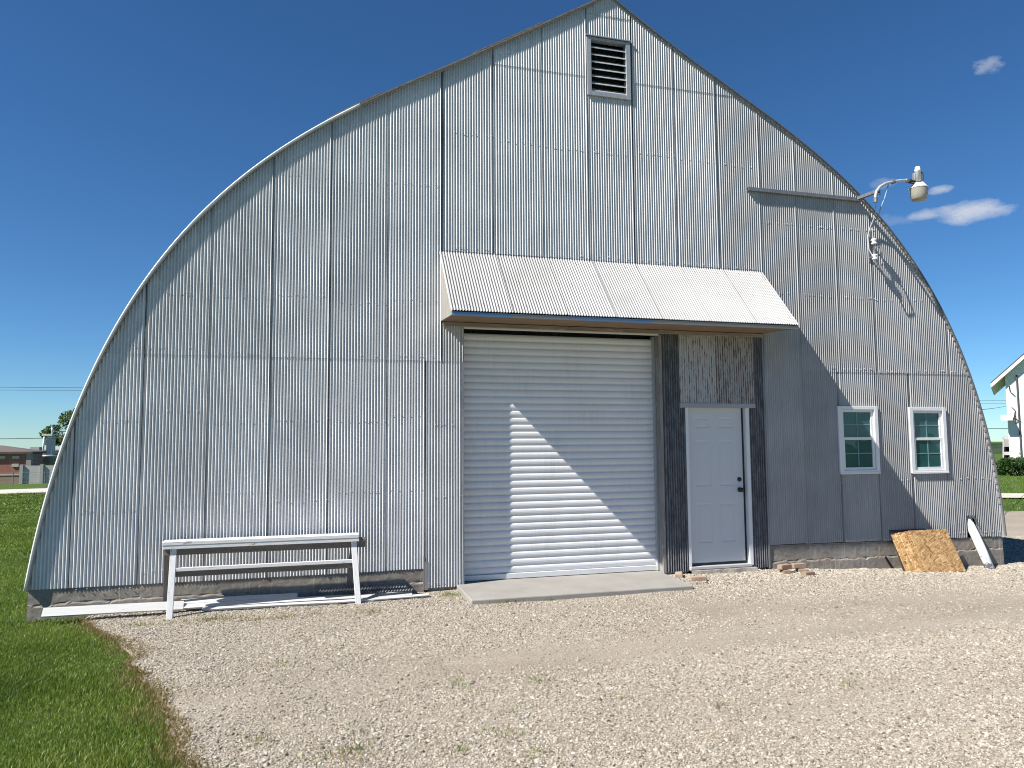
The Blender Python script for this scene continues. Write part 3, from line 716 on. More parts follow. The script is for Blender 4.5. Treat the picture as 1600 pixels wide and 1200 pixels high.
# ---- awning over the doors
AX0, AX1, AYF, AZT, AZF, AZB = -3.255, 1.205, -.745, 3.915, 3.035, 2.985
AWN = galv_mat('awning_steel', (.62, .625, .63), .25, .45, .25)
k = NT('awning_painted_steel'); tone_ = k.attr(); n1 = k.noise(2, 5, .6); n2 = k.noise(26, 4, .6); sp = k.noise(20, 6, .8); xyz = k.xyz()
c = k.mix(k.ramp(n1, [(.3, 0.0), (.7, 1.0)]), (0.252, 0.252, 0.249), (0.311, 0.311, 0.307))
c = k.mix(1.0, c, k.ramp(tone_, [(0.0, .22), (.28, .80), (.35, .96), (1.0, 1.04)]), 'MULTIPLY')
reg = k.noise(2.6, 4, .65, loc=(3.3, 1.2, 5.1)); wear = k.math('MULTIPLY', k.ramp(sp, [(.57, 0.0), (.63, 1.0)]), k.ramp(k.math('SUBTRACT', xyz[0], .62), [(.0, 0.0), (.12, .9)]))
c = k.mix(k.math('MULTIPLY', wear, k.ramp(reg, [(.45, 0.0), (.58, 1.0)])), c, (.10, .10, .10))
c = k.mix(k.ramp(n2, [(.66, 0.0), (.75, .5)]), c, (.32, .31, .30)); k.col(c).set(rough=.5, metal=.15); AWN = k.m
aw = MB(); at_ = []
AS = [AX0-.012, -2.556, -1.907, -1.285, -.686, -.038, .596, AX1+.012]
sl_ = Vector((0, AYF-.018, AZF-AZT)); L_ = sl_.length; dn = sl_/L_; nrm = Vector((0, dn.z, -dn.y)); nrm = nrm if nrm.z > 0 else -nrm
for a, b in zip(AS[:-1], AS[1:]):
    base = len(aw.v); a0 = a-.012 if a > AX0 else a; n = int((b-a0)/(P_RIB/8)); tt = rt.random(); rows = 8
    for i in range(n+1):
        x = a0+(b-a0)*i/n; e = (b-x)/(P_RIB*1.3)
        for j in range(rows+1):
            h = A_AWN*math.cos(2*math.pi*x/P_RIB)+.003*noise.noise((x*1.5, j*.4, 8))
            if e < 1 and b < AX1: h += (1-e)**1.5*(.004+.004*max(0, noise.noise((a*4, j*.6, 2))+.3))
            p = Vector((x, .018, AZT))+dn*(L_*j/rows)+nrm*h; aw.v.append(tuple(p)); at_.append(0 if (x-a0 < .019 and a > AX0 and noise.noise((a*7, j*.8, 3)) > -.35) else .3+.7*tt)
    for i in range(n):
        for j in range(rows): q = base+i*(rows+1)+j; aw.f.append((q, q+1, q+rows+2, q+rows+1))
for j_ in (.12, .5, .9):                                   # roofing nails
    for q in range(int(AX0/P_RIB)+1, int(AX1/P_RIB), 5):
        p = Vector((q*P_RIB, .018, AZT))+dn*(L_*(j_+random.uniform(-.02, .02)))+nrm*(A_AWN+.001); b = len(aw.v)
        ux = Vector((1, 0, 0))
        for rr, hh in ((.007, 0), (.005, .004)):
            for t in range(6): aw.v.append(tuple(p+ux*rr*math.cos(t*math.pi/3)-dn*rr*math.sin(t*math.pi/3)+nrm*hh)); at_.append(0)
        for t in range(6): u = (t+1)%6; aw.f.append((b+t, b+u, b+6+u, b+6+t))
        aw.f.append(tuple(b+6+t for t in range(6)))
awning = aw.build('awning_roof', AWN, barn, attr=at_, smooth=True)
GREYWOOD = wood_mat('silvered_wood', (.36, .335, .31), (.20, .18, .16), 'z', .85)
for x in (AX0+.004, AX1-.022):
    m = MB(); m.prism([(x, .0, AZB+.045), (x, .0, AZT-.02), (x, AYF+.03, AZF-.006), (x, AYF+.03, AZB+.004)], (.018, 0, 0)); m.build('awning_side', GREYWOOD, barn)
SOFF = wood_mat('brown_soffit_wood', (.30, .205, .13), (.19, .13, .085), 'x', .75)
m = MB()
for i in range(6):
    y0, y1 = -.012-i*.116, -.012-(i+1)*.116+.006; zo = lambda y: 3.028+(AZB-3.012)*(-y/.72)
    m.add([(AX0+.023, y0, zo(y0)), (AX1-.023, y0, zo(y0)), (AX1-.023, y1, zo(y1)), (AX0+.023, y1, zo(y1)), (AX0+.023, y0, zo(y0)+.02), (AX1-.023, y0, zo(y0)+.02), (AX1-.023, y1, zo(y1)+.02), (AX0+.023, y1, zo(y1)+.02)],
          [(0,1,2,3),(7,6,5,4),(0,4,5,1),(1,5,6,2),(2,6,7,3),(3,7,4,0)])
m.build('soffit', SOFF, barn)
k = NT('flaking_blue_fascia'); xyz = k.xyz(); n1 = k.noise(2.2, 5, .65); n2 = k.noise(7, 5, .7, stretch=(1, 1, 3))
f = k.math('ADD', k.math('MULTIPLY', k.math('ADD', xyz[0], 3.25), .2247), k.math('MULTIPLY', k.math('SUBTRACT', n1, .5), .22))
c = k.mix(k.ramp(f, [(0.0, 0.0), (.16, 0.0), (.18, .85), (.33, .85), (.35, .1), (.52, .1), (.55, 1.0), (1.0, 1.0)]), (.12, .235, .40), (.27, .265, .24)); c = k.mix(k.ramp(n2, [(.58, 0.0), (.7, .6)]), c, (.22, .20, .17))
k.col(c).set(rough=.5, metal=.1)
m = MB(); m.box((AX0-.002, AYF+.012, AZB-.006), (AX1+.004, AYF+.028, AZF-.012)); o_ = m.build('fascia', k.m, barn, .002); o_['label'] = 'blue painted fascia flaking to grey on the right'
m = MB(); m.box((AX0+.03, -.030, 2.972), (AX1-.03, .0, 3.020)); m.build('header_board', wood_mat('pale_header', (.34, .30, .25), (.20, .17, .135), 'x', .8, ((.46, .44, .41), .58)), barn, .003)
m = MB(); m.box((-3.0, .004, 2.955), (-.33, .05, 2.974)); m.build('header_board', WTRIM, barn, .002)

# ---- gable vent
VX0, VX1, VZ0, VZ1 = -1.325, -.705, 6.075, 6.868
m = MB(); fw = .062
m.box((VX0, -.034, VZ0), (VX0+fw, .06, VZ1)); m.box((VX1-fw, -.034, VZ0), (VX1, .06, VZ1)); m.box((VX0+fw, -.033, VZ0), (VX1-fw, .06, VZ0+.055)); m.box((VX0+fw, -.033, VZ1-.03), (VX1-fw, .06, VZ1))
V = m.build('gable_vent', galv_mat('vent_frame_metal', (0.504, 0.521, 0.538), .2, .5, .2), barn, .003, attr=[.5]*len(m.v)); V['label'] = 'square louvred vent under the peak'
LV = paint_mat('louvre_grey', (.50, .51, .52), .5, (.2, .2, .2), .3)
for i in range(7):
    z = VZ0+.075+i*.098; m = MB()
    m.add([(VX0+fw, -.020, z-.012), (VX1-fw, -.020, z-.012), (VX1-fw, .075, z+.062), (VX0+fw, .075, z+.062), (VX0+fw, -.020, z-.0), (VX1-fw, -.020, z-.0), (VX1-fw, .075, z+.072), (VX0+fw, .075, z+.072)],
          [(0,3,2,1),(4,5,6,7),(0,1,5,4),(1,2,6,5),(2,3,7,6),(3,0,4,7)])
    m.build('louvre', LV, V)
m = MB(); m.box((VX0, .10, VZ0), (VX1, .13, VZ1)); m.build('vent_backing', BLK, V)
m = MB(); m.box((-1.342, -.046, 6.878), (-.688, .0, 6.890)); m.build('drip_lip', galv_mat('vent_lip_metal', (.50, .51, .53), .2, .5, .2), V, attr=[.5]*8)

# ---- steel channel bolted across the right shoulder, carrying the yard lamp
m = MB(); z0, z1 = 4.998, 5.048
m.box((1.01, -.058, z1-.006), (2.845, -.010, z1)); m.box((1.01, -.058, z0), (2.845, -.053, z1-.0065)); m.box((1.01, -.0525, z0), (2.845, -.010, z0+.005))
m.build('lamp_beam', galv_mat('beam_steel', (.36, .37, .38), .5, .5), barn, .001, attr=[.5]*len(m.v))
# torn cladding round the pipe
m = MB()
for x, w_, h_, a in ((4.548, .02, .09, .5), (4.57, .022, .13, .8), (4.597, .02, .07, .4), (4.62, .022, .15, 1.0), (4.640, .016, .1, .6)):
    m.add([(x-w_/2, -.006, .47), (x+w_/2, -.006, .47), (x+w_*.2, -.012-.05*a, .47-h_*.8), (x-w_*.3, -.010-.05*a, .47-h_*.7), (x, -.004, .47)], [(0, 1, 2, 3)])
m.build('torn_edge', DARKW, barn, attr=[.2]*len(m.v))
m = MB(); m.box((4.45, .21, .16), (4.72, .23, .66)); m.build('hole_backing', BLK, barn)

# ================================================================== THINGS IN THE YARD
# concrete apron + door step
k = NT('pale_concrete'); n1 = k.noise(1.6, 6, .65); n2 = k.noise(45, 4, .7)
c = k.mix(k.ramp(n1, [(.35, 0.0), (.66, 1.0)]), (0.244, 0.231, 0.21), (0.302, 0.29, 0.265)); c = k.mix(k.ramp(n2, [(.62, 0.0), (.75, .5)]), c, (.3, .27, .23))
k.col(c).set(rough=.88, spec=.2); k.bump(k.noise(110, 4, .7), .002, .7); PALE = k.m
m = MB(); m.prism([(-3.05, .155, -.30), (-.375, .155, -.30), (-.46, -.90, -.30), (-3.08, -.90, -.30)], (0, 0, .215))
o_ = m.build('apron', PALE, None, .012); o_['kind'] = 'structure'
m = MB(); n = 24
for i in range(n+1):
    x = -.02+.96*i/n; d = .015*noise.noise((x*6, 1, 2))
    m.v += [(x, .05, -.078+.004*noise.noise((x*9, 2, 2))), (x, -.075+d, -.083+.008*noise.noise((x*11, 4, 2))), (x, -.10+d*2, -.16), (x, -.10, -.3)]
for i in range(n):
    for j in range(3): a = i*4+j; m.f.append((a, a+1, a+5, a+4))
o_ = m.build('door_step', CONC, None); o_['kind'] = 'structure'

# ---- long white trestle bench
BENCHW = wood_mat('white_painted_wood', (0.72, 0.72, 0.711), (0.648, 0.648, 0.639), 'x', .55, ((.36, .32, .28), .60))
BENCHG = wood_mat('bare_brown_wood', (.19, .165, .145), (.125, .108, .095), 'x', .8)
bx0, bx1, byf = -6.19, -4.21, -.31
GF = float(gz(-5.2, byf))
bench = thing('trestle_bench', 'long white painted trestle bench standing against the left cladding', 'bench', (-5.2, -.25, GF))
m = MB(); m.box((bx0, byf-.008, .542), (bx1, -.14, .580)); top = m.build('bench_top', BENCHW, bench, .004)
m = MB(); m.box((bx0+.004, byf-.004, .503), (bx1+.004, byf+.030, .5415)); m.build('top_edging', BENCHW, bench, .003)
m = MB(); m.box((bx0+.02, byf+.034, .435), (bx1+.075, byf+.072, .5415)); m.box((bx1+.004, byf+.006, .500), (bx1+.078, byf+.0338, .532)); m.build('top_rail', BENCHG, bench, .003)
m = MB(); m.box((bx0+.10, byf-.012, .276), (bx1-.02, byf+.024, .312)); m.build('lower_rail', BENCHW, bench, .003)
m = MB(); m.box((bx0+.10, byf+.026, .215), (bx1-.02, byf+.062, .2755)); m.build('lower_rail', BENCHG, bench, .003)
LEGW = wood_mat('white_leg_wood', (0.72, 0.72, 0.711), (0.63, 0.63, 0.621), 'z', .55, ((.33, .29, .25), .61))
LEGG = wood_mat('bare_leg_wood', (.22, .195, .17), (.15, .13, .115), 'z', .8)
for xt, xb, rxt, rxb in ((-6.085, -6.085, -6.155, -6.175), (-4.262, -4.215, -4.262, -4.30)):
    zb = float(yard_z(xb, -.41))-.01
    m = MB(); m.bar((xb, -.41, zb), (xt, byf+.045, .50), .060, .036, (0, 1, 0)); m.build('leg', LEGW, bench, .003)
    m = MB(); m.bar((rxb, -.055, zb+.02), (rxt, byf+.10, .50), .060, .036, (0, 1, 0)); m.build('leg', LEGG, bench, .003)

# ---- boards and steel offcuts along the foundation
def board(name, p, q, w_, h_, mat, label, cat, roll=0, group=None):
    p, q = Vector(p), Vector(q); d = (q-p).normalized(); sd = d.cross(Vector((0, 0, 1))).normalized(); u = sd.cross(d)
    ro = Matrix.Rotation(roll, 3, d); sd = ro@sd; u = ro@u
    m = MB(); L = (q-p).length; nseg = 10; 
    for i in range(nseg+1):
        c = p+(q-p)*i/nseg+u*.006*math.sin(3.0*i/nseg+p.x)
        for a, b in ((-1,-1),(1,-1),(1,1),(-1,1)): m.v.append(tuple(c+sd*a*w_/2+u*b*h_/2))
    for i in range(nseg):
        for e in range(4): a = i*4; m.f.append((a+e, a+(e+1)%4, a+4+(e+1)%4, a+4+e))
    m.f += [(3, 2, 1, 0), tuple(nseg*4+e for e in range(4))]
    o = m.build(name, mat, None, .002); return tag(o, label, cat, group)
G1 = 'white boards lying along the foundation'
BOARDW = wood_mat('white_board', (0.495, 0.495, 0.482), (0.423, 0.423, 0.41), 'x', .5, ((.36, .32, .27), .62))
board('board', (-7.27, -.23, -.070), (-5.99, -.15, -.105), .100, .020, BOARDW, 'longest flat white board at the left end, its tip overhanging the grass', 'board', .80, G1)
board('board', (-6.03, -.075, -.085), (-4.85, -.125, -.080), .080, .020, BOARDW, 'white board at the back of the pile under the bench, nearest the concrete', 'board', .45, G1)
board('board', (-6.00, -.145, -.118), (-3.62, -.30, -.100), .080, .019, BOARDW, 'white board in the middle of the pile under the bench', 'board', .35, G1)
board('board', (-5.80, -.225, -.142), (-4.05, -.36, -.128), .045, .020, BOARDW, 'narrow white strip at the front of the pile under the bench', 'board', .3, G1)
board('board', (-4.45, -.365, -.128), (-3.44, -.335, -.108), .055, .015, BOARDW, 'short white strip whose right end points at the concrete apron', 'board', .2, G1)
def offcut(x0, x1, y, w_, z, ang, lab):
    m = MB(); n = int((x1-x0)/.008)
    for i in range(n+1):
        x = x0+(x1-x0)*i/n
        for j in range(4):
            m.v.append((x, y-w_/2+w_*j/3+(x-x0)*ang, z+.010*math.cos(2*math.pi*x/.032)+.006*noise.noise((x*4, j, y*9))))
    for i in range(n):
        for j in range(3): a = i*4+j; m.f.append((a, a+4, a+5, a+1))
    tag(m.build('steel_offcut', GALV, None, attr=[.6]*len(m.v), smooth=True), lab, 'steel offcut', 'corrugated steel offcuts beside the boards')
offcut(-4.62, -3.95, -.235, .08, -.02, .01, 'corrugated steel offcut reaching behind the right bench leg')
offcut(-4.35, -3.66, -.185, .09, -.035, .0, 'corrugated steel offcut lying closest to the foundation')
offcut(-4.10, -3.60, -.30, .05, -.055, .03, 'small corrugated steel offcut on top of the short white strip')

# ---- bricks
k = NT('tan_brick'); n1 = k.noise(6, 5, .7); n2 = k.noise(60, 4, .75)
t = k.n('ShaderNodeObjectInfo').outputs['Random']
c = k.mix(t, (.30, .22, .155), (.40, .315, .235)); c = k.mix(k.ramp(n1, [(.4, 0.0), (.65, .8)]), c, (.25, .165, .12)); c = k.mix(k.ramp(n2, [(.3, .5), (.5, 0.0)]), c, (.13, .10, .08))
k.col(c).set(rough=.9, spec=.2); k.bump(n2, .003, .9); BRICK = k.m
def brick(px, py, dz, rz, label, L=.19, W=.09, H=.058, tilt=0, y=None):
    P = hit(px, py) if y is None else at_y(px, py, y)
    z = float(yard_z(P[0], P[1]))+H/2-.006+dz
    me = bpy.data.meshes.new('brick'); bm = bmesh.new(); bmesh.ops.create_cube(bm, size=1)
    bmesh.ops.scale(bm, vec=(L, W, H), verts=bm.verts); bmesh.ops.bevel(bm, geom=bm.edges[:], offset=.005, segments=2, affect='EDGES')
    for v in bm.verts: v.co += Vector((noise.noise(v.co*40+Vector((px, 0, 0))), noise.noise(v.co*40+Vector((0, px, 0))), noise.noise(v.co*40)))*.002
    bm.to_mesh(me); bm.free()
    o = link('brick', me, BRICK); o.location = (P[0], P[1], z); o.rotation_euler = (tilt, 0, rz); return tag(o, label, 'brick', 'loose bricks by the entry door')
brick(1061, 902, 0, R_(62), 'dark brick tilted against the corner of the concrete apron', tilt=R_(-8))
brick(1091, 908, 0, R_(-12), 'brick lying on the gravel just left of the door step')
brick(1226, 895, 0, R_(78), 'lower brick of the left stack beside the door')
brick(1226, 895, .060, R_(8), 'upper brick of the left stack beside the door', L=.17)
brick(1251, 894, 0, R_(70), 'lower brick of the right stack beside the door')
brick(1248, 894, .060, R_(-6), 'upper brick of the right stack beside the door', L=.175)
brick(1263, 899, 0, R_(4), 'single brick at the right front of the stacked bricks', L=.15, H=.05)

# ---- OSB sheets leaning on the foundation
k = NT('strand_board'); cols = []
base = None
for i, (rot, s1, s2) in enumerate(((.9, 14, 66), (-.8, 15, 70), (1.9, 13, 60), (.35, 16, 74))):
    v = k.coord((1, 1, 1), rot=(0, rot, 0)); mp = k.n('ShaderNodeMapping'); mp.inputs['Scale'].default_value = (s1, s1, s2); k.l(v, mp.inputs[0])
    vo = k.n('ShaderNodeTexVoronoi'); vo.inputs['Scale'].default_value = 1; vo.inputs['Randomness'].default_value = 1; k.l(mp.outputs[0], vo.inputs['Vector'])
    sx = k.n('ShaderNodeSeparateColor'); k.l(vo.outputs['Color'], sx.inputs[0]); cols.append((sx.outputs[0], sx.outputs[1]))
STR = [(0, (.20, .105, .04)), (.18, (.37, .21, .085)), (.5, (.50, .305, .13)), (.8, (.60, .40, .19)), (1, (.70, .52, .29))]
c = k.ramp(cols[0][0], STR)
for a, b in cols[1:]: c = k.mix(k.math('GREATER_THAN', b, .55), c, k.ramp(a, STR))
rn = k.n('ShaderNodeObjectInfo').outputs['Random']; c = k.mix(1.0, c, k.ramp(rn, [(0.0, (.62, .58, .52)), (1.0, (1.0, 1.0, 1.0))]), 'MULTIPLY')
k.col(c).set(rough=.7); k.bump(k.math('ADD', cols[0][1], cols[1][0]), .002, .6); OSB = k.m
k = NT('strand_board_edge'); k.col(k.mix(k.ramp(k.noise(3, 5, .7, stretch=(40, 40, 40)), [(.4, 0.0), (.6, 1.0)]), (.34, .21, .10), (.52, .36, .19))).set(rough=.85)
lefts = [3.122, 3.165, 3.225, 3.285, 3.353]; labs = ['rearmost strand board sheet of the leaning stack', 'second strand board sheet from the back of the leaning stack', 'middle strand board sheet of the leaning stack',
        'strand board sheet just behind the front one of the leaning stack', 'front strand board sheet of the leaning stack, its whole face in the sun']
for i, (x0, lb) in enumerate(zip(lefts, labs)):
    yb, yt = -.285-.030*i, -.035-.019*i
    wd_ = .655 if i == 4 else .62
    p0 = Vector((x0, yb, float(gz(x0, yb))-.015)); p1 = Vector((x0+(0, .012, -.008, .01, 0)[i], yt, .255+.012*i)); d = p1-p0; nn = Vector((1, 0, 0)).cross(d).normalized()*.0115
    if nn.y > 0: nn = -nn
    m = MB(); m.obox(p0+d/2+Vector((wd_/2, 0, 0)), (wd_/2, 0, 0), d/2, nn*.48)
    tag(m.build('strand_board', OSB, None, .001), lb, 'board', 'strand boards leaning on the foundation')
m = MB(); p0 = Vector((3.12, -.24, -.24)); p1 = Vector((3.12, -.016, .305)); d = p1-p0; m.obox(p0+d/2+Vector((.31, 0, 0)), (.31, 0, 0), d/2, (0, -.006, -.002))
tag(m.build('plywood_sheet', wood_mat('dark_ply', (.07, .05, .04), (.045, .033, .028), 'x', .8), None), 'dark brown panel edge peeping out behind the strand boards', 'panel')
m = MB(); m.bar((3.14, -.06, -.26), (3.045, .005, -.055), .03, .012, (0, 1, 0)); tag(m.build('iron_bar', BLK, None), 'short dark bar leaning on the foundation left of the strand boards', 'bar')

# ---- white pipe coming out of the torn cladding
k = NT('peeling_white_pipe'); n1 = k.noise(7, 6, .75); xyz = k.xyz()
f = k.math('ADD', n1, k.math('MULTIPLY', k.math('ADD', xyz[2], .10), -.75))
c = k.mix(k.ramp(f, [(.575, 0.0), (.60, 1.0)]), (.76, .765, .77), (.17, .165, .19)); k.col(c).set(rough=.5); k.bump(f, .004, .5)
m = MB(); m.tube([(4.55, .20, .48), (4.565, .09, .43), (4.580, .02, .335), (4.592, -.05, .19), (4.606, -.14, -.02), (4.622, -.27, -.34)], .060, 20)
tag(m.build('downpipe', k.m, None, smooth=True), 'white peeling pipe slanting from a torn hole in the cladding to the gravel', 'pipe')

# ---- yard lamp
lamp = thing('yard_lamp', 'silver dusk to dawn yard lamp on a curved arm at the arch shoulder', 'lamp', (2.84, -.05, 5.02))
ARM = galv_mat('lamp_arm_metal', (.62, .63, .64), .3, .45, .2); 
m = MB(); m.bar((2.800, -.066, 5.03), (2.872, -.40, 5.045), .045, .045); m.bar((2.868, -.36, 5.045), (2.868, -.405, 4.985), .05, .02); m.build('bracket', galv_mat('bracket_metal', (.30, .31, .33), .5, .5), lamp, .003, attr=[.5]*len(m.v))
AY = -.39
def L(px, py, y=AY): return Vector(at_y(1340+px/6.154, 260+py/6.154, y))
pts = [L(*q) for q in ((174, 345), (172, 318), (172, 288), (181, 243), (214, 197), (268, 165), (338, 148), (410, 136), (470, 136), (500, 143))]
m = MB(); m.tube(pts, .021, 12); m.build('arm', ARM, lamp, smooth=True, attr=[.7]*len(m.v))
CLM = galv_mat('clamp_metal', (.38, .38, .39), .5, .5)
for a_, b_, r_ in ((L(340, 148)-Vector((.02, 0, .01)), L(340, 148)+Vector((.03, 0, .002)), .027), (L(462, 134), L(476, 137), .029), (L(172, 300), L(172, 345), .027)):
    m = MB(); m.tube([a_, b_], r_, 12); m.build('clamp', CLM, lamp, attr=[.5]*len(m.v))
C0 = L(586, 212); z0 = C0.z
m = MB(); m.tube([L(490, 140), L(545, 152)], .030, 12); m.build('neck', BLK, lamp, smooth=True)
hc = L(581, 165)
m = MB(); m.lathe([(.072, hc.z-.01), (.074, hc.z+.04), (.074, hc.z+.125), (.070, hc.z+.150), (.055, hc.z+.155)], (C0.x, C0.y, 0), 24); m.build('ballast_housing', galv_mat('housing_metal', (.50, .47, .46), .6, .35, .1), lamp, attr=[.5]*len(m.v), smooth=True)
pc = L(553, 65)
m = MB(); m.lathe([(.036, pc.z-.13), (.036, pc.z+.005), (.041, pc.z+.008), (.041, pc.z+.035), (.034, pc.z+.045), (.034, pc.z+.068), (.026, pc.z+.078)], (pc.x+.002, pc.y-.045, 0), 18)
m.build('photocell', paint_mat('photocell_white', (.72, .76, .78), .4), lamp, smooth=True)
m = MB(); m.lathe([(.074, hc.z+.004), (.082, hc.z-.01), (.115, z0+.012), (.128, z0+.004), (.128, z0-.004), (.122, z0-.006)], (C0.x, C0.y, 0), 28); m.build('skirt', paint_mat('lamp_white', (.80, .80, .78), .4), lamp, smooth=True)
k = NT('ribbed_lens'); k.col((.44, .42, .36)).set(rough=.22, spec=.6); 
tr = k.n('ShaderNodeBsdfTranslucent'); tr.inputs[0].default_value = (.6, .58, .5, 1); ms = k.n('ShaderNodeMixShader'); ms.inputs[0].default_value = .35; k.l(k.b.outputs[0], ms.inputs[1]); k.l(tr.outputs[0], ms.inputs[2]); k.l(ms.outputs[0], k.out.inputs['Surface'])
m = MB(); NL = 72; pl = [(.121, z0-.007), (.120, z0-.03), (.112, z0-.10), (.100, z0-.155), (.085, z0-.172), (.03, z0-.178)]; 
for r_, z_ in pl:
    for q in range(NL): rr = r_*(1+.012*(q % 2)); m.v.append((C0.x+rr*math.cos(2*math.pi*q/NL), C0.y+rr*math.sin(2*math.pi*q/NL), z_))
for i in range(len(pl)-1):
    for q in range(NL): m.f.append((i*NL+q, i*NL+(q+1)%NL, (i+1)*NL+(q+1)%NL, (i+1)*NL+q))
m.f.append(tuple((len(pl)-1)*NL+q for q in range(NL))); m.build('lens', k.m, lamp, smooth=True)

# ---- service insulators and their wires
rack = thing('insulator_rack', 'two porcelain service insulators on a bracket below the yard lamp', 'insulators', (3.0, -.02, 4.4))
m = MB(); m.box((2.985, -.022, 4.13), (3.015, -.012, 4.50)); m.bar((3.0, -.015, 4.43), (3.0, -.13, 4.43), .018, .018); m.bar((3.0, -.015, 4.19), (3.0, -.13, 4.19), .018, .018); m.tube([(3.0, -.115, 4.47), (3.0, -.115, 4.15)], .008, 8)
m.build('bracket', galv_mat('rack_metal', (.3, .31, .33), .5, .5), rack, attr=[.5]*len(m.v))
POR = paint_mat('porcelain', (.74, .74, .72), .2, (.4, .4, .4), .2)
for z in (4.40, 4.175):
    m = MB(); m.lathe([(.02, -.042), (.038, -.036), (.040, -.02), (.026, -.006), (.026, .006), (.040, .02), (.038, .036), (.02, .042)], (3.0, -.115, z), 18); m.build('insulator', POR, rack, smooth=True)
def curve(pts, n=12, sag=0):
    out = []; pts = [Vector(p) for p in pts]
    for a, b in zip(pts[:-1], pts[1:]):
        for i in range(n): t = i/n; out.append(a+(b-a)*t-Vector((0, 0, sag*4*t*(1-t))))
    return out+[pts[-1]]
WIRE_G = paint_mat('grey_cable', (.35, .37, .40), .5); WIRE_B = paint_mat('blue_grey_cable', (.22, .30, .42), .5); WIRE_K = paint_mat('black_cable', (.06, .065, .07), .6)
m = MB(); m.tube(curve([L(296, 178), L(262, 300), L(222, 400), Vector((3.09, -.12, 4.78)), Vector((3.035, -.06, 4.66)), Vector((3.01, -.05, 4.56))], 5), .0085, 8); tag(m.build('cable', WIRE_B, None, smooth=True), 'blue grey cable dropping from the lamp arm to the insulators', 'cable')
m = MB(); m.tube(curve([L(172, 340), Vector((3.045, -.12, 4.80)), Vector((3.0, -.05, 4.62)), Vector((2.965, -.04, 4.50)), Vector((2.955, -.06, 4.30)), Vector((2.98, -.11, 4.17))], 5), .008, 8); tag(m.build('cable', WIRE_G, None, smooth=True), 'pale cable hanging from the lamp bracket past the insulators', 'cable')
m = MB(); m.tube(curve([(3.0, -.115, 4.40), (3.05, -.16, 4.30), (3.07, -.19, 4.10), (3.03, -.17, 3.98), (3.0, -.13, 4.16)], 6), .007, 8); tag(m.build('cable', WIRE_K, None, smooth=True), 'dark loop of cable slung between the two insulators', 'cable')
BUSHP = hit(1583, 743); HOUSE_D = float((BUSHP-CAM)@fwd)+6.0
Hp = Vector(at_d(1581, 632, HOUSE_D-.2))
m = MB(); m.tube(curve([(4.86, 1.6, 2.02), Hp], 40, .12), .012, 8); tag(m.build('service_cable', WIRE_K, None, smooth=True), 'dark service cable running from behind the arch to the white house', 'cable')

# ================================================================== BACKGROUND, LEFT
def bldg_mat(name, c1, c2, scale=(1.2, 1.2, 8), rough=.85):
    k = NT(name); b = k.n('ShaderNodeTexBrick'); b.inputs['Scale'].default_value = 1; b.inputs['Brick Width'].default_value = .22; b.inputs['Row Height'].default_value = .075; b.inputs['Mortar Size'].default_value = .008
    b.inputs['Color1'].default_value = (*c1, 1); b.inputs['Color2'].default_value = (*c2, 1); b.inputs['Mortar'].default_value = (.3, .27, .24, 1)
    v = k.coord((1, 1, 1), rot=(R_(90), 0, 0)); k.l(v, b.inputs['Vector']); k.col(k.mix(k.ramp(k.noise(.6, 5), [(.35, 0.0), (.65, .35)]), b.outputs['Color'], c2)).set(rough=rough); return k.m
YB = 84.0
def BP(px, py, y=YB): return Vector(at_y(px, py, y))
gb = float(gz(BP(20, 750).x, YB))
red = thing('brick_building', 'low red brick building with a brown roof beyond the lawn', 'building', (BP(10, 750).x, YB, gb))
xl, xr = BP(-140, 720).x, BP(47, 720).x; zt = BP(20, 709).z; zl = BP(20, 741).z
m = MB(); m.box((xl, YB, zl), (xr, YB+4, zt)); m.build('wall', bldg_mat('red_brick', (.36, .105, .065), (.29, .085, .055)), red)
m = MB(); m.box((xl, YB-.05, gb-.4), (xr+.05, YB+4, zl-.12)); m.build('base_course', bldg_mat('tan_brick_base', (.34, .21, .14), (.28, .17, .12)), red)
STONE_T = paint_mat('limestone_trim', (.48, .43, .36), .8)
m = MB(); m.box((xl, YB-.10, zl-.12), (xr+.08, YB+4.02, zl+.02)); m.build('stone_band', STONE_T, red)
x2 = BP(29, 720).x
m = MB(); m.box((xr-.35, YB-.12, gb-.4), (xr+.12, YB+.4, zt)); m.build('corner_pier', paint_mat('pier_grey', (.33, .29, .25), .8), red)
k = NT('brown_shingle'); k.col(k.mix(k.ramp(k.noise(6, 5, .7), [(.3, 0.0), (.7, 1.0)]), (.085, .068, .06), (.125, .10, .09))).set(rough=.9); SH_ = k.m
zr = BP(-20, 697.5).z-.5
m = MB(); ov = .3
m.add([(xl-ov, YB-ov, zt), (xr+ov, YB-ov, zt), (xr+ov, YB+4+ov, zt), (xl-ov, YB+4+ov, zt), (xl+6, YB+2, zr+.6), (xr-3.4, YB+2, zr+.6), (xl-ov, YB-ov, zt+.22), (xr+ov, YB-ov, zt+.22), (xr+ov, YB+4+ov, zt+.22), (xl-ov, YB+4+ov, zt+.22)],
      [(0,3,2,1),(0,1,7,6),(1,2,8,7),(2,3,9,8),(3,0,6,9),(6,7,5,4),(7,8,5),(8,9,4,5),(9,6,4)])
m.build('roof', SH_, red)
for px, py in ((4, 714.5), (26, 714.5), (25, 727)):
    q = BP(px, py); m = MB(); m.box((q.x-.38, YB-.10, q.z-.16), (q.x+.28, YB+.0, q.z+.16)); m.build('wall_light' if py < 720 else 'wall_plate', STONE_T, red)
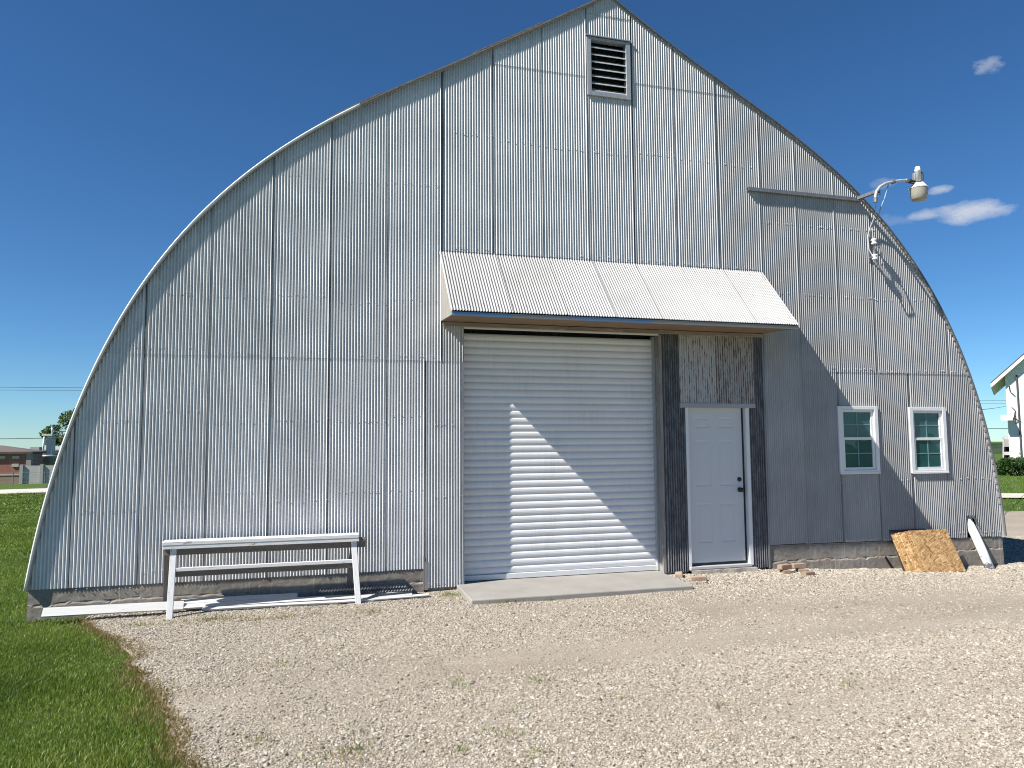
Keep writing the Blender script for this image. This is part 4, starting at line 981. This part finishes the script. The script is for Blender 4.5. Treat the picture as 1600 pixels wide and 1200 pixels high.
# dark low building behind
YD = 96.0; q0 = BP(36, 706, YD); q1 = BP(150, 706, YD)
dk = thing('workshop', 'low dark shed with a white edged flat roof behind the panel fence', 'building', (q0.x, YD, gb))
m = MB(); m.box((q0.x, YD, gb-2), (q1.x, YD+10, q0.z-.3)); m.build('wall', paint_mat('dark_wall', (.055, .045, .042), .85), dk)
m = MB(); m.box((q0.x-.3, YD-.6, q0.z-.3), (q1.x, YD+10, q0.z+.1)); m.build('roof', SH_, dk)
qa = BP(47, 700, YD-.4); m = MB(); m.box((qa.x, YD-.4, qa.z-.35), (qa.x+1.0, YD+1, qa.z+.12)); m.build('roof_unit', paint_mat('roof_unit_grey', (.45, .45, .45), .6), dk)
# grey panel fence
YF = 82.0; GP = paint_mat('grey_panel', (.44, .43, .41), .8, (.2, .2, .2), .3, .5); gpx = [33.5, 65.2, 98, 132]
pf = thing('panel_fence', 'grey concrete panel fence with square posts', 'fence', (BP(60, 750, YF).x, YF, gb)); zt = BP(60, 727.5, YF).z; zb_ = BP(60, 752, YF).z
for a, b in zip(gpx[:-1], gpx[1:]):
    m = MB(); xa, xb = BP(a, 740, YF).x, BP(b, 740, YF).x
    h = (zt-zb_+.3)/2; m.box((xa, YF, zb_-.3), (xb, YF+.12, zb_-.3+h-.02)); m.box((xa, YF+.005, zb_-.3+h), (xb, YF+.125, zt)); m.build('panel', GP, pf)
for a in gpx:
    xa = BP(a, 740, YF).x; m = MB(); m.box((xa-.16, YF-.15, zb_-.3), (xa+.16, YF+.2, zt+.12)); m.build('post', paint_mat('post_grey', (.36, .35, .34), .8), pf)
# silver tank with a tower
YT = 90.0; TK = galv_mat('tank_steel', (.60, .62, .63), .5, .45, .3)
tq = BP(78, 712, YT); tank = thing('steel_tank', 'round galvanized tank with a narrow silver tower on top', 'tank', (tq.x, YT, gb)); s_ = BP(79, 712, YT).x-BP(78, 712, YT).x
m = MB(); m.lathe([(s_*11, BP(78, 728, YT).z), (s_*16, BP(78, 722, YT).z), (s_*19, BP(78, 714, YT).z), (s_*20, BP(78, 712.5, YT).z), (s_*19, BP(78, 711, YT).z), (s_*4, BP(78, 710, YT).z)], (tq.x, YT, 0), 28); m.build('bowl', TK, tank, attr=[.5]*len(m.v), smooth=True)
m = MB(); m.box((BP(75.5, 700, YT).x, YT-.8, BP(76, 711, YT).z), (BP(84.5, 700, YT).x, YT+.5, BP(76, 680, YT).z)); m.build('tower', TK, tank, .03, attr=[.5]*len(m.v))
m = MB(); xa = BP(71, 700, YT).x; m.tube([(xa+.0, YT-.9, BP(71, 711, YT).z), (xa+.12, YT-.9, BP(71, 680, YT).z)], s_*1.6, 12); m.build('duct', paint_mat('white_duct', (.70, .71, .72), .5), tank, smooth=True)
m = MB(); m.box((BP(70.5, 679.5, YT).x, YT-1.1, BP(71, 681, YT).z), (BP(86, 679.5, YT).x, YT+.6, BP(71, 678.5, YT).z)); m.build('tower_cap', paint_mat('white_cap', (.66, .67, .68), .5), tank)
m = MB(); m.box((BP(49, 712, YT).x, YT-1.2, BP(60, 713.5, YT).z), (BP(72, 712, YT).x, YT-.6, BP(60, 711.5, YT).z)); m.build('platform', paint_mat('white_rail', (.66, .67, .68), .5), tank)
m = MB(); 
for zz in (681, 684): m.bar((BP(86, zz, YT).x, YT, BP(86, zz, YT).z), (BP(125, zz, YT).x, YT, BP(125, zz, YT).z), .12, .14)
for pq in (90, 98, 106): m.bar((BP(pq, 674, YT).x, YT, BP(pq, 681, YT).z), (BP(pq, 674, YT).x, YT, BP(pq, 674, YT).z), .08, .08, (0, 1, 0))
m.bar((BP(84, 674, YT).x, YT, BP(84, 674, YT).z), (BP(125, 674, YT).x, YT, BP(125, 674, YT).z), .1, .1); m.build('catwalk', paint_mat('dark_steel', (.10, .11, .10), .6), tank)
m = MB(); m.tube([(BP(81.5, 676, YT).x, YT, BP(81, 680, YT).z), (BP(81.5, 676, YT).x, YT, BP(81, 668, YT).z)], s_*1.3, 12); m.build('vent_stack', TK, tank, attr=[.7]*len(m.v), smooth=True)

# wire fence with thin posts in front of the panel fence
YW = 66.0; gw_ = float(gz(BP(40, 750, YW).x, YW))
wf = thing('wire_fence', 'thin wire fence with slim posts along the far side of the road', 'fence', (BP(40, 750, YW).x, YW, gw_)); PSTM = paint_mat('post_steel', (.16, .17, .16), .6)
for px in (-30, 20, 70, 120):
    q = BP(px, 755, YW); m = MB(); m.tube([(q.x, YW, gw_-.5), (q.x, YW, gw_+1.25)], .035, 8); m.build('post', PSTM, wf)
m = MB()
for h in (.35, .8, 1.2): m.tube([(BP(-80, 755, YW).x, YW, gw_+h), (BP(150, 755, YW).x, YW, gw_+h)], .012, 6)
m.build('wire', PSTM, wf)
# pale road across the lawn
k = NT('pale_road'); k.col(k.mix(k.ramp(k.noise(3, 5, .7), [(.35, 0.0), (.65, 1.0)]), (.42, .39, .34), (.52, .49, .44))).set(rough=.9); ROADM = k.m
ra = hit(0, 772.0); rb = hit(0, 765.5)
road = grid_sheet('road', np.linspace(-90, -8, 60), np.linspace(ra[1], rb[1], 6), lambda x, y: gz(x, y)+.02, ROADM)

# trees made of a tapered trunk, limbs and leaf clumps
BARK = wood_mat('bark', (.12, .095, .07), (.07, .055, .042), 'z', .9)
LEAF = leaf_mat('leaf_green', [(0, (.045, .085, .020)), (.5, (.09, .15, .035)), (1, (.17, .22, .075))], .3, .5)
LEAF_B = leaf_mat('bush_green', [(0, (.018, .042, .010)), (.5, (.035, .080, .016)), (1, (.07, .13, .028))], .3, .5)
def leaves(name, centres, radii, n, size, mat, parent, seed):
    r = np.random.default_rng(seed); c = np.array(centres); R = np.array(radii); idx = r.integers(0, len(c), n)
    d = r.normal(size=(n, 3)); d /= np.linalg.norm(d, axis=1)[:, None]; p = c[idx]+d*(R[idx]*r.uniform(.35, 1.0, n)**.6)[:, None]*np.array([1, 1, .8])
    a = r.normal(size=(n, 3)); a /= np.linalg.norm(a, axis=1)[:, None]; b = np.cross(a, r.normal(size=(n, 3))); b /= np.linalg.norm(b, axis=1)[:, None]
    s = size*r.uniform(.6, 1.4, n)[:, None]; v = np.stack([p-a*s, p+b*s*.5, p+a*s, p-b*s*.5], 1).reshape(-1, 3)
    me = bpy.data.meshes.new(name); f = np.arange(n*4).reshape(-1, 4); me.from_pydata(v.tolist(), [], f.tolist()); me.update()
    t = np.clip(r.normal(.5, .2, n)+.25*r.normal(size=len(c))[idx], 0, 1); at = me.attributes.new('tone', 'FLOAT', 'POINT'); at.data.foreach_set('value', np.repeat(t, 4).astype(np.float32))
    return link(name, me, mat, parent)
def tree(name, label, base, h, spread, n, size, mat, group, seed, cat='tree', crown0=.35):
    r = random.Random(seed); t = thing(name, label, cat, base, group); b = Vector(base); m = MB()
    m.tube([b-Vector((0,0,.5)), b+Vector((.02*h, 0, h*.25)), b+Vector((0, .02*h, h*.55)), b+Vector((.01*h, 0, h*.85))], [h*.03, h*.024, h*.015, h*.004], 8)
    cs_, rs_ = [], []
    for i in range(16):
        q = r.uniform(0, 2*math.pi); zz = h*(crown0+(1-crown0)*r.random()**.8); rr = spread*(1-.65*((zz/h-crown0)/(1-crown0))**1.4)*r.uniform(.35, 1)
        c = b+Vector((rr*math.cos(q), rr*math.sin(q), zz)); cs_.append(tuple(c)); rs_.append(spread*r.uniform(.2, .42))
        s = b+Vector((0, 0, zz*.72)); m.tube([s, s.lerp(c, .5)+Vector((0, 0, .03*h)), c], [h*.010, h*.006, h*.002], 6)
    m.build('trunk', BARK, t); leaves('crown', cs_, rs_, n, size, mat, t, seed); return t
q = BP(108, 745, 100.0); gt = float(gz(q.x, 100)); ht = BP(104, 638, 100.0).z-gt
tree('shade_tree', 'airy green tree rising behind the tank beside the arch', (q.x, 100.0, gt), ht, 3.6, 5200, .16, LEAF, None, 4, crown0=.38)
q = BP(150, 745, 104.0); tree('shade_tree', 'lower green tree hidden mostly behind the arch', (q.x, 104.0, gt), ht*.8, 3.6, 3000, .17, LEAF, None, 8)

# power lines (poles stand outside the photograph)
def pole_wire(name, label, a, b, r_, sag): 
    m = MB(); m.tube(curve([a, b], 40, sag), r_, 6); return tag(m.build(name, WIRE_K, None, smooth=True), label, 'power line', 'power lines')
YP = 70.0
POLEM = wood_mat('pole_wood', (.16, .13, .10), (.10, .08, .065), 'z', .9)
pole_wire('power_line', 'upper of the close pair of thin power lines left of the arch', BP(-260, 601, YP), BP(330, 606, YP), .022, .1)
pole_wire('power_line', 'lower of the close pair of thin power lines left of the arch', BP(-260, 606, YP), BP(330, 610, YP), .016, .1)
pole_wire('power_line', 'lowest power line left of the arch, meeting the tank tower', BP(-260, 686, YP), BP(300, 678, YP), .035, .2)

# ================================================================== BACKGROUND, RIGHT
def DP(px, py, d): return Vector(at_d(px, py, d))
D = HOUSE_D
hw = paint_mat('white_siding', (0.704, 0.704, 0.686), .55, (.5, .5, .48), .15, 1.5)
c0 = DP(1577, 700, D); gh_ = float(gz(c0.x, c0.y))
vx = Vector((right[0], right[1], 0)).normalized(); vy = Vector((fwd[0], fwd[1], 0)).normalized()
vx = (Matrix.Rotation(R_(-34), 3, 'Z')@vx); vy = (Matrix.Rotation(R_(-34), 3, 'Z')@vy)
house = thing('white_house', 'two storey white house with a dark roof edge at the right border', 'house', (c0.x, c0.y, gh_))
o0 = Vector((c0.x, c0.y, 0)); zt = DP(1577, 583, D).z; W_ = 9.0; zr = zt+W_/2*.95
def HP(a, b, z): v = o0+vx*a+vy*b; return Vector((v.x, v.y, z))
m = MB(); m.prism([HP(0, 0, gh_-.6), HP(W_, 0, gh_-.6), HP(W_, 0, zt), HP(W_/2, 0, zr), HP(0, 0, zt)], vy*12); m.build('wall', hw, house)
DR = paint_mat('dark_roof', (.06, .048, .042), .8)
m = MB(); ov = 1.0
for sgn in (0, 1):
    e = -ov if sgn == 0 else W_+ov; ze = zt-ov*.95
    P_ = [HP(e, -.7, ze+.12), HP(W_/2, -.7, zr+.12), HP(W_/2, 12.7, zr+.12), HP(e, 12.7, ze+.12)]; m.prism(P_, (0, 0, .12))
m.build('roof', DR, house)
m = MB()
for sgn in (0, 1):
    e = -ov if sgn == 0 else W_+ov; ze = zt-ov*.95
    P_ = [HP(e, -.72, ze-.18), HP(W_/2, -.72, zr-.18), HP(W_/2, -.72, zr+.115), HP(e, -.72, ze+.115)]; m.prism(P_, vy*13.4)
m.build('eaves', paint_mat('white_eaves', (.76, .76, .75), .5), house)
m = MB(); m.tube([HP(.78, -.09, zt-.15), HP(.78, -.09, gh_+.3)], .06, 10); m.tube([HP(.25, -.75, zt-1.05), HP(.30, -.08, zt-1.5)], .05, 8); m.build('drainpipe', paint_mat('dark_pipe', (.05, .05, .05), .6), house)
q = DP(1577, 655, D); m = MB(); m.prism([HP(-.45, -1.2, q.z-.12), HP(.35, -1.2, q.z-.12), HP(.35, .3, q.z+.25), HP(-.45, .3, q.z+.25)], (0, 0, .12)); m.build('door_hood', paint_mat('hood_white', (.62, .56, .52), .6), house)
q = DP(1587, 655, D); m = MB(); m.tube(curve([HP(.32, -.06, q.z+1.0), HP(.55, -.08, q.z+.7), HP(.45, -.1, q.z+.2), HP(.7, -.1, q.z-.1), HP(.5, -.06, q.z-.35)], 5), .035, 6); m.box(HP(.42, -.16, q.z-.05), HP(.60, -.02, q.z+.3)); m.build('service_entry', paint_mat('meter_dark', (.08, .08, .085), .6), house)
q = DP(1596, 712, D); m = MB(); m.tube(curve([HP(.62, -.08, q.z+.3), HP(.8, -.1, q.z+.0), HP(.62, -.1, q.z-.4)], 5), .03, 6); m.build('wall_cable', paint_mat('cable_grey', (.12, .12, .12), .6), house)
# raised porch post block of a neighbour
D2 = HOUSE_D+7; a = DP(1566.5, 722, D2); b = DP(1580, 682, D2)
po = thing('porch', 'grey two level porch left of the white house', 'porch', (a.x, a.y, float(gz(a.x, a.y))))
PW = paint_mat('porch_grey', (.52, .51, .50), .7); pd = vy*1.6
def slab(px0, px1, py0, py1, mat, nm, dep=1.6, dd=0): p = [DP(px0, py0, D2+dd), DP(px1, py0, D2+dd), DP(px1, py1, D2+dd), DP(px0, py1, D2+dd)]; m = MB(); m.prism(p, vy*dep); return m.build(nm, mat, po)
slab(1566.5, 1568.5, 740, 684, PW, 'post'); slab(1578.5, 1580.5, 740, 684, PW, 'post'); slab(1566.5, 1581, 686, 681, PW, 'roof'); slab(1568.6, 1578.4, 711, 706, PW, 'floor'); slab(1568.6, 1578.4, 698, 686.2, paint_mat('porch_panel', (.33, .33, .34), .7), 'rail_panel')
slab(1568.6, 1578.4, 740, 698.2, paint_mat('porch_dark', (.03, .03, .032), .9), 'back_panel', .2, 1.5)
# bushes
for i, (px, py, w_, lab) in enumerate(((1586, 743, 1.15, 'rounded dark green bush in front of the white house'), (1560, 741, .9, 'darker loose bush beside the arch, left of the rounded bush'), (1612, 742, .9, 'green bush cut by the right border of the photo'))):
    P = hit(px, py); b = Vector(P); t = thing('bush', lab, 'bush', tuple(b), 'bushes by the white house'); rr = random.Random(i+3)
    cs_ = [tuple(b+Vector((rr.uniform(-1, 1)*w_*.7, rr.uniform(-1, 1)*w_*.5, w_*rr.uniform(.12, .95)))) for _ in range(12)]
    m = MB()
    for c in cs_[:6]: m.tube([b-Vector((0, 0, .1)), Vector(c)], [.03, .008], 6)
    m.build('stems', BARK, t); leaves('foliage', cs_, [w_*.42]*12, 3600, .075, LEAF_B, t, i+20)
# sidewalk between two lawns and far wooded ridge
sa, sb = hit(1585, 778.5), hit(1585, 771.5)
dirw = Vector((.96, -.28, 0)).normalized()
def strip(name, A, B, mat, zoff):
    A, B = Vector(A), Vector(B); rows = []
    v, f = [], []; n = 60
    for i in range(n+1):
        for P_ in (A, B):
            q = P_+dirw*(-9+50*i/n); v.append((q.x, q.y, float(gz(q.x, q.y))+zoff))
    for i in range(n): f.append((i*2, i*2+2, i*2+3, i*2+1))
    me = bpy.data.meshes.new(name); me.from_pydata(v, [], f); me.update(); o = link(name, me, mat); o['kind'] = 'structure'; return o
strip('sidewalk', sa, sb, ROADM, .02)
k = NT('wooded_ridge'); k.col(k.mix(k.ramp(k.noise(.05, 6, .7), [(.35, 0.0), (.65, 1.0)]), (.030, .055, .030), (.055, .085, .045))).set(rough=1, spec=.05); k.bump(k.noise(.22, 6, .7), 3, 1)
def ridge():
    m = MB(); n = 120; c = np.array([420., 330.])
    for i in range(n+1):
        t = i/n; ang = R_(-12+62*t); d = 560.0; x, y = CAM[0]+d*math.cos(ang), CAM[1]+d*math.sin(ang)
        top = 1.57-.0048*d+2.0*vnoise(t*9, .3, 1.0, 2)*1.0+.5*vnoise(t*60, .7, 1, 4); nx_, ny_ = math.cos(ang), math.sin(ang)
        for dr, zz in ((-60, -16), (-30, (-16+top)*.35), (0, top), (60, top-2), (160, -16)): m.v.append((x+nx_*dr, y+ny_*dr, zz))
    for i in range(n):
        for j in range(4): a = i*5+j; m.f.append((a, a+5, a+6, a+1))
    o = m.build('hill', k.m, None, smooth=True); o['kind'] = 'structure'
ridge()
rl = [('power_line', 'upper thin power line between the arch and the white house', 624, .02), ('power_line', 'second thin power line between the arch and the white house', 629, .02), ('power_line', 'lowest power line between the arch and the white house', 668, .045)]
for nm, lb, py, r_ in rl: pole_wire(nm, lb, DP(1380, py+1, 95), DP(1760, py, 95), r_, .1)

# lawn tufts on the right strip so it does not read as a flat sheet
N = 60000; x = rng.uniform(6, 45, N); y = rng.uniform(3, 34, N); z = gz(x, y)-.03; px, py, dd = proj(np.stack([x, y, z], -1))
A = Vector(sa); B = Vector(sb); nrmw = Vector((-dirw.y, dirw.x, 0)); da = (x-A.x)*nrmw.x+(y-A.y)*nrmw.y; db = (x-B.x)*nrmw.x+(y-B.y)*nrmw.y
ok = (px > 1490) & (px < 1680) & (y > 7.45) & ((da*db) > 0) & (dd < 62)
x, y, z = x[ok], y[ok], z[ok]; o_ = blades('grass', x, y, z, rng.uniform(.04, .08, len(x)), np.full(len(x), .02), np.clip(rng.normal(.5, .15, len(x)), .17, 1), GRASS, .7, 12)
tag(o_, 'mown lawn in front of the white house at the right', 'grass', kind='stuff')
print('objects', len(scene.objects))
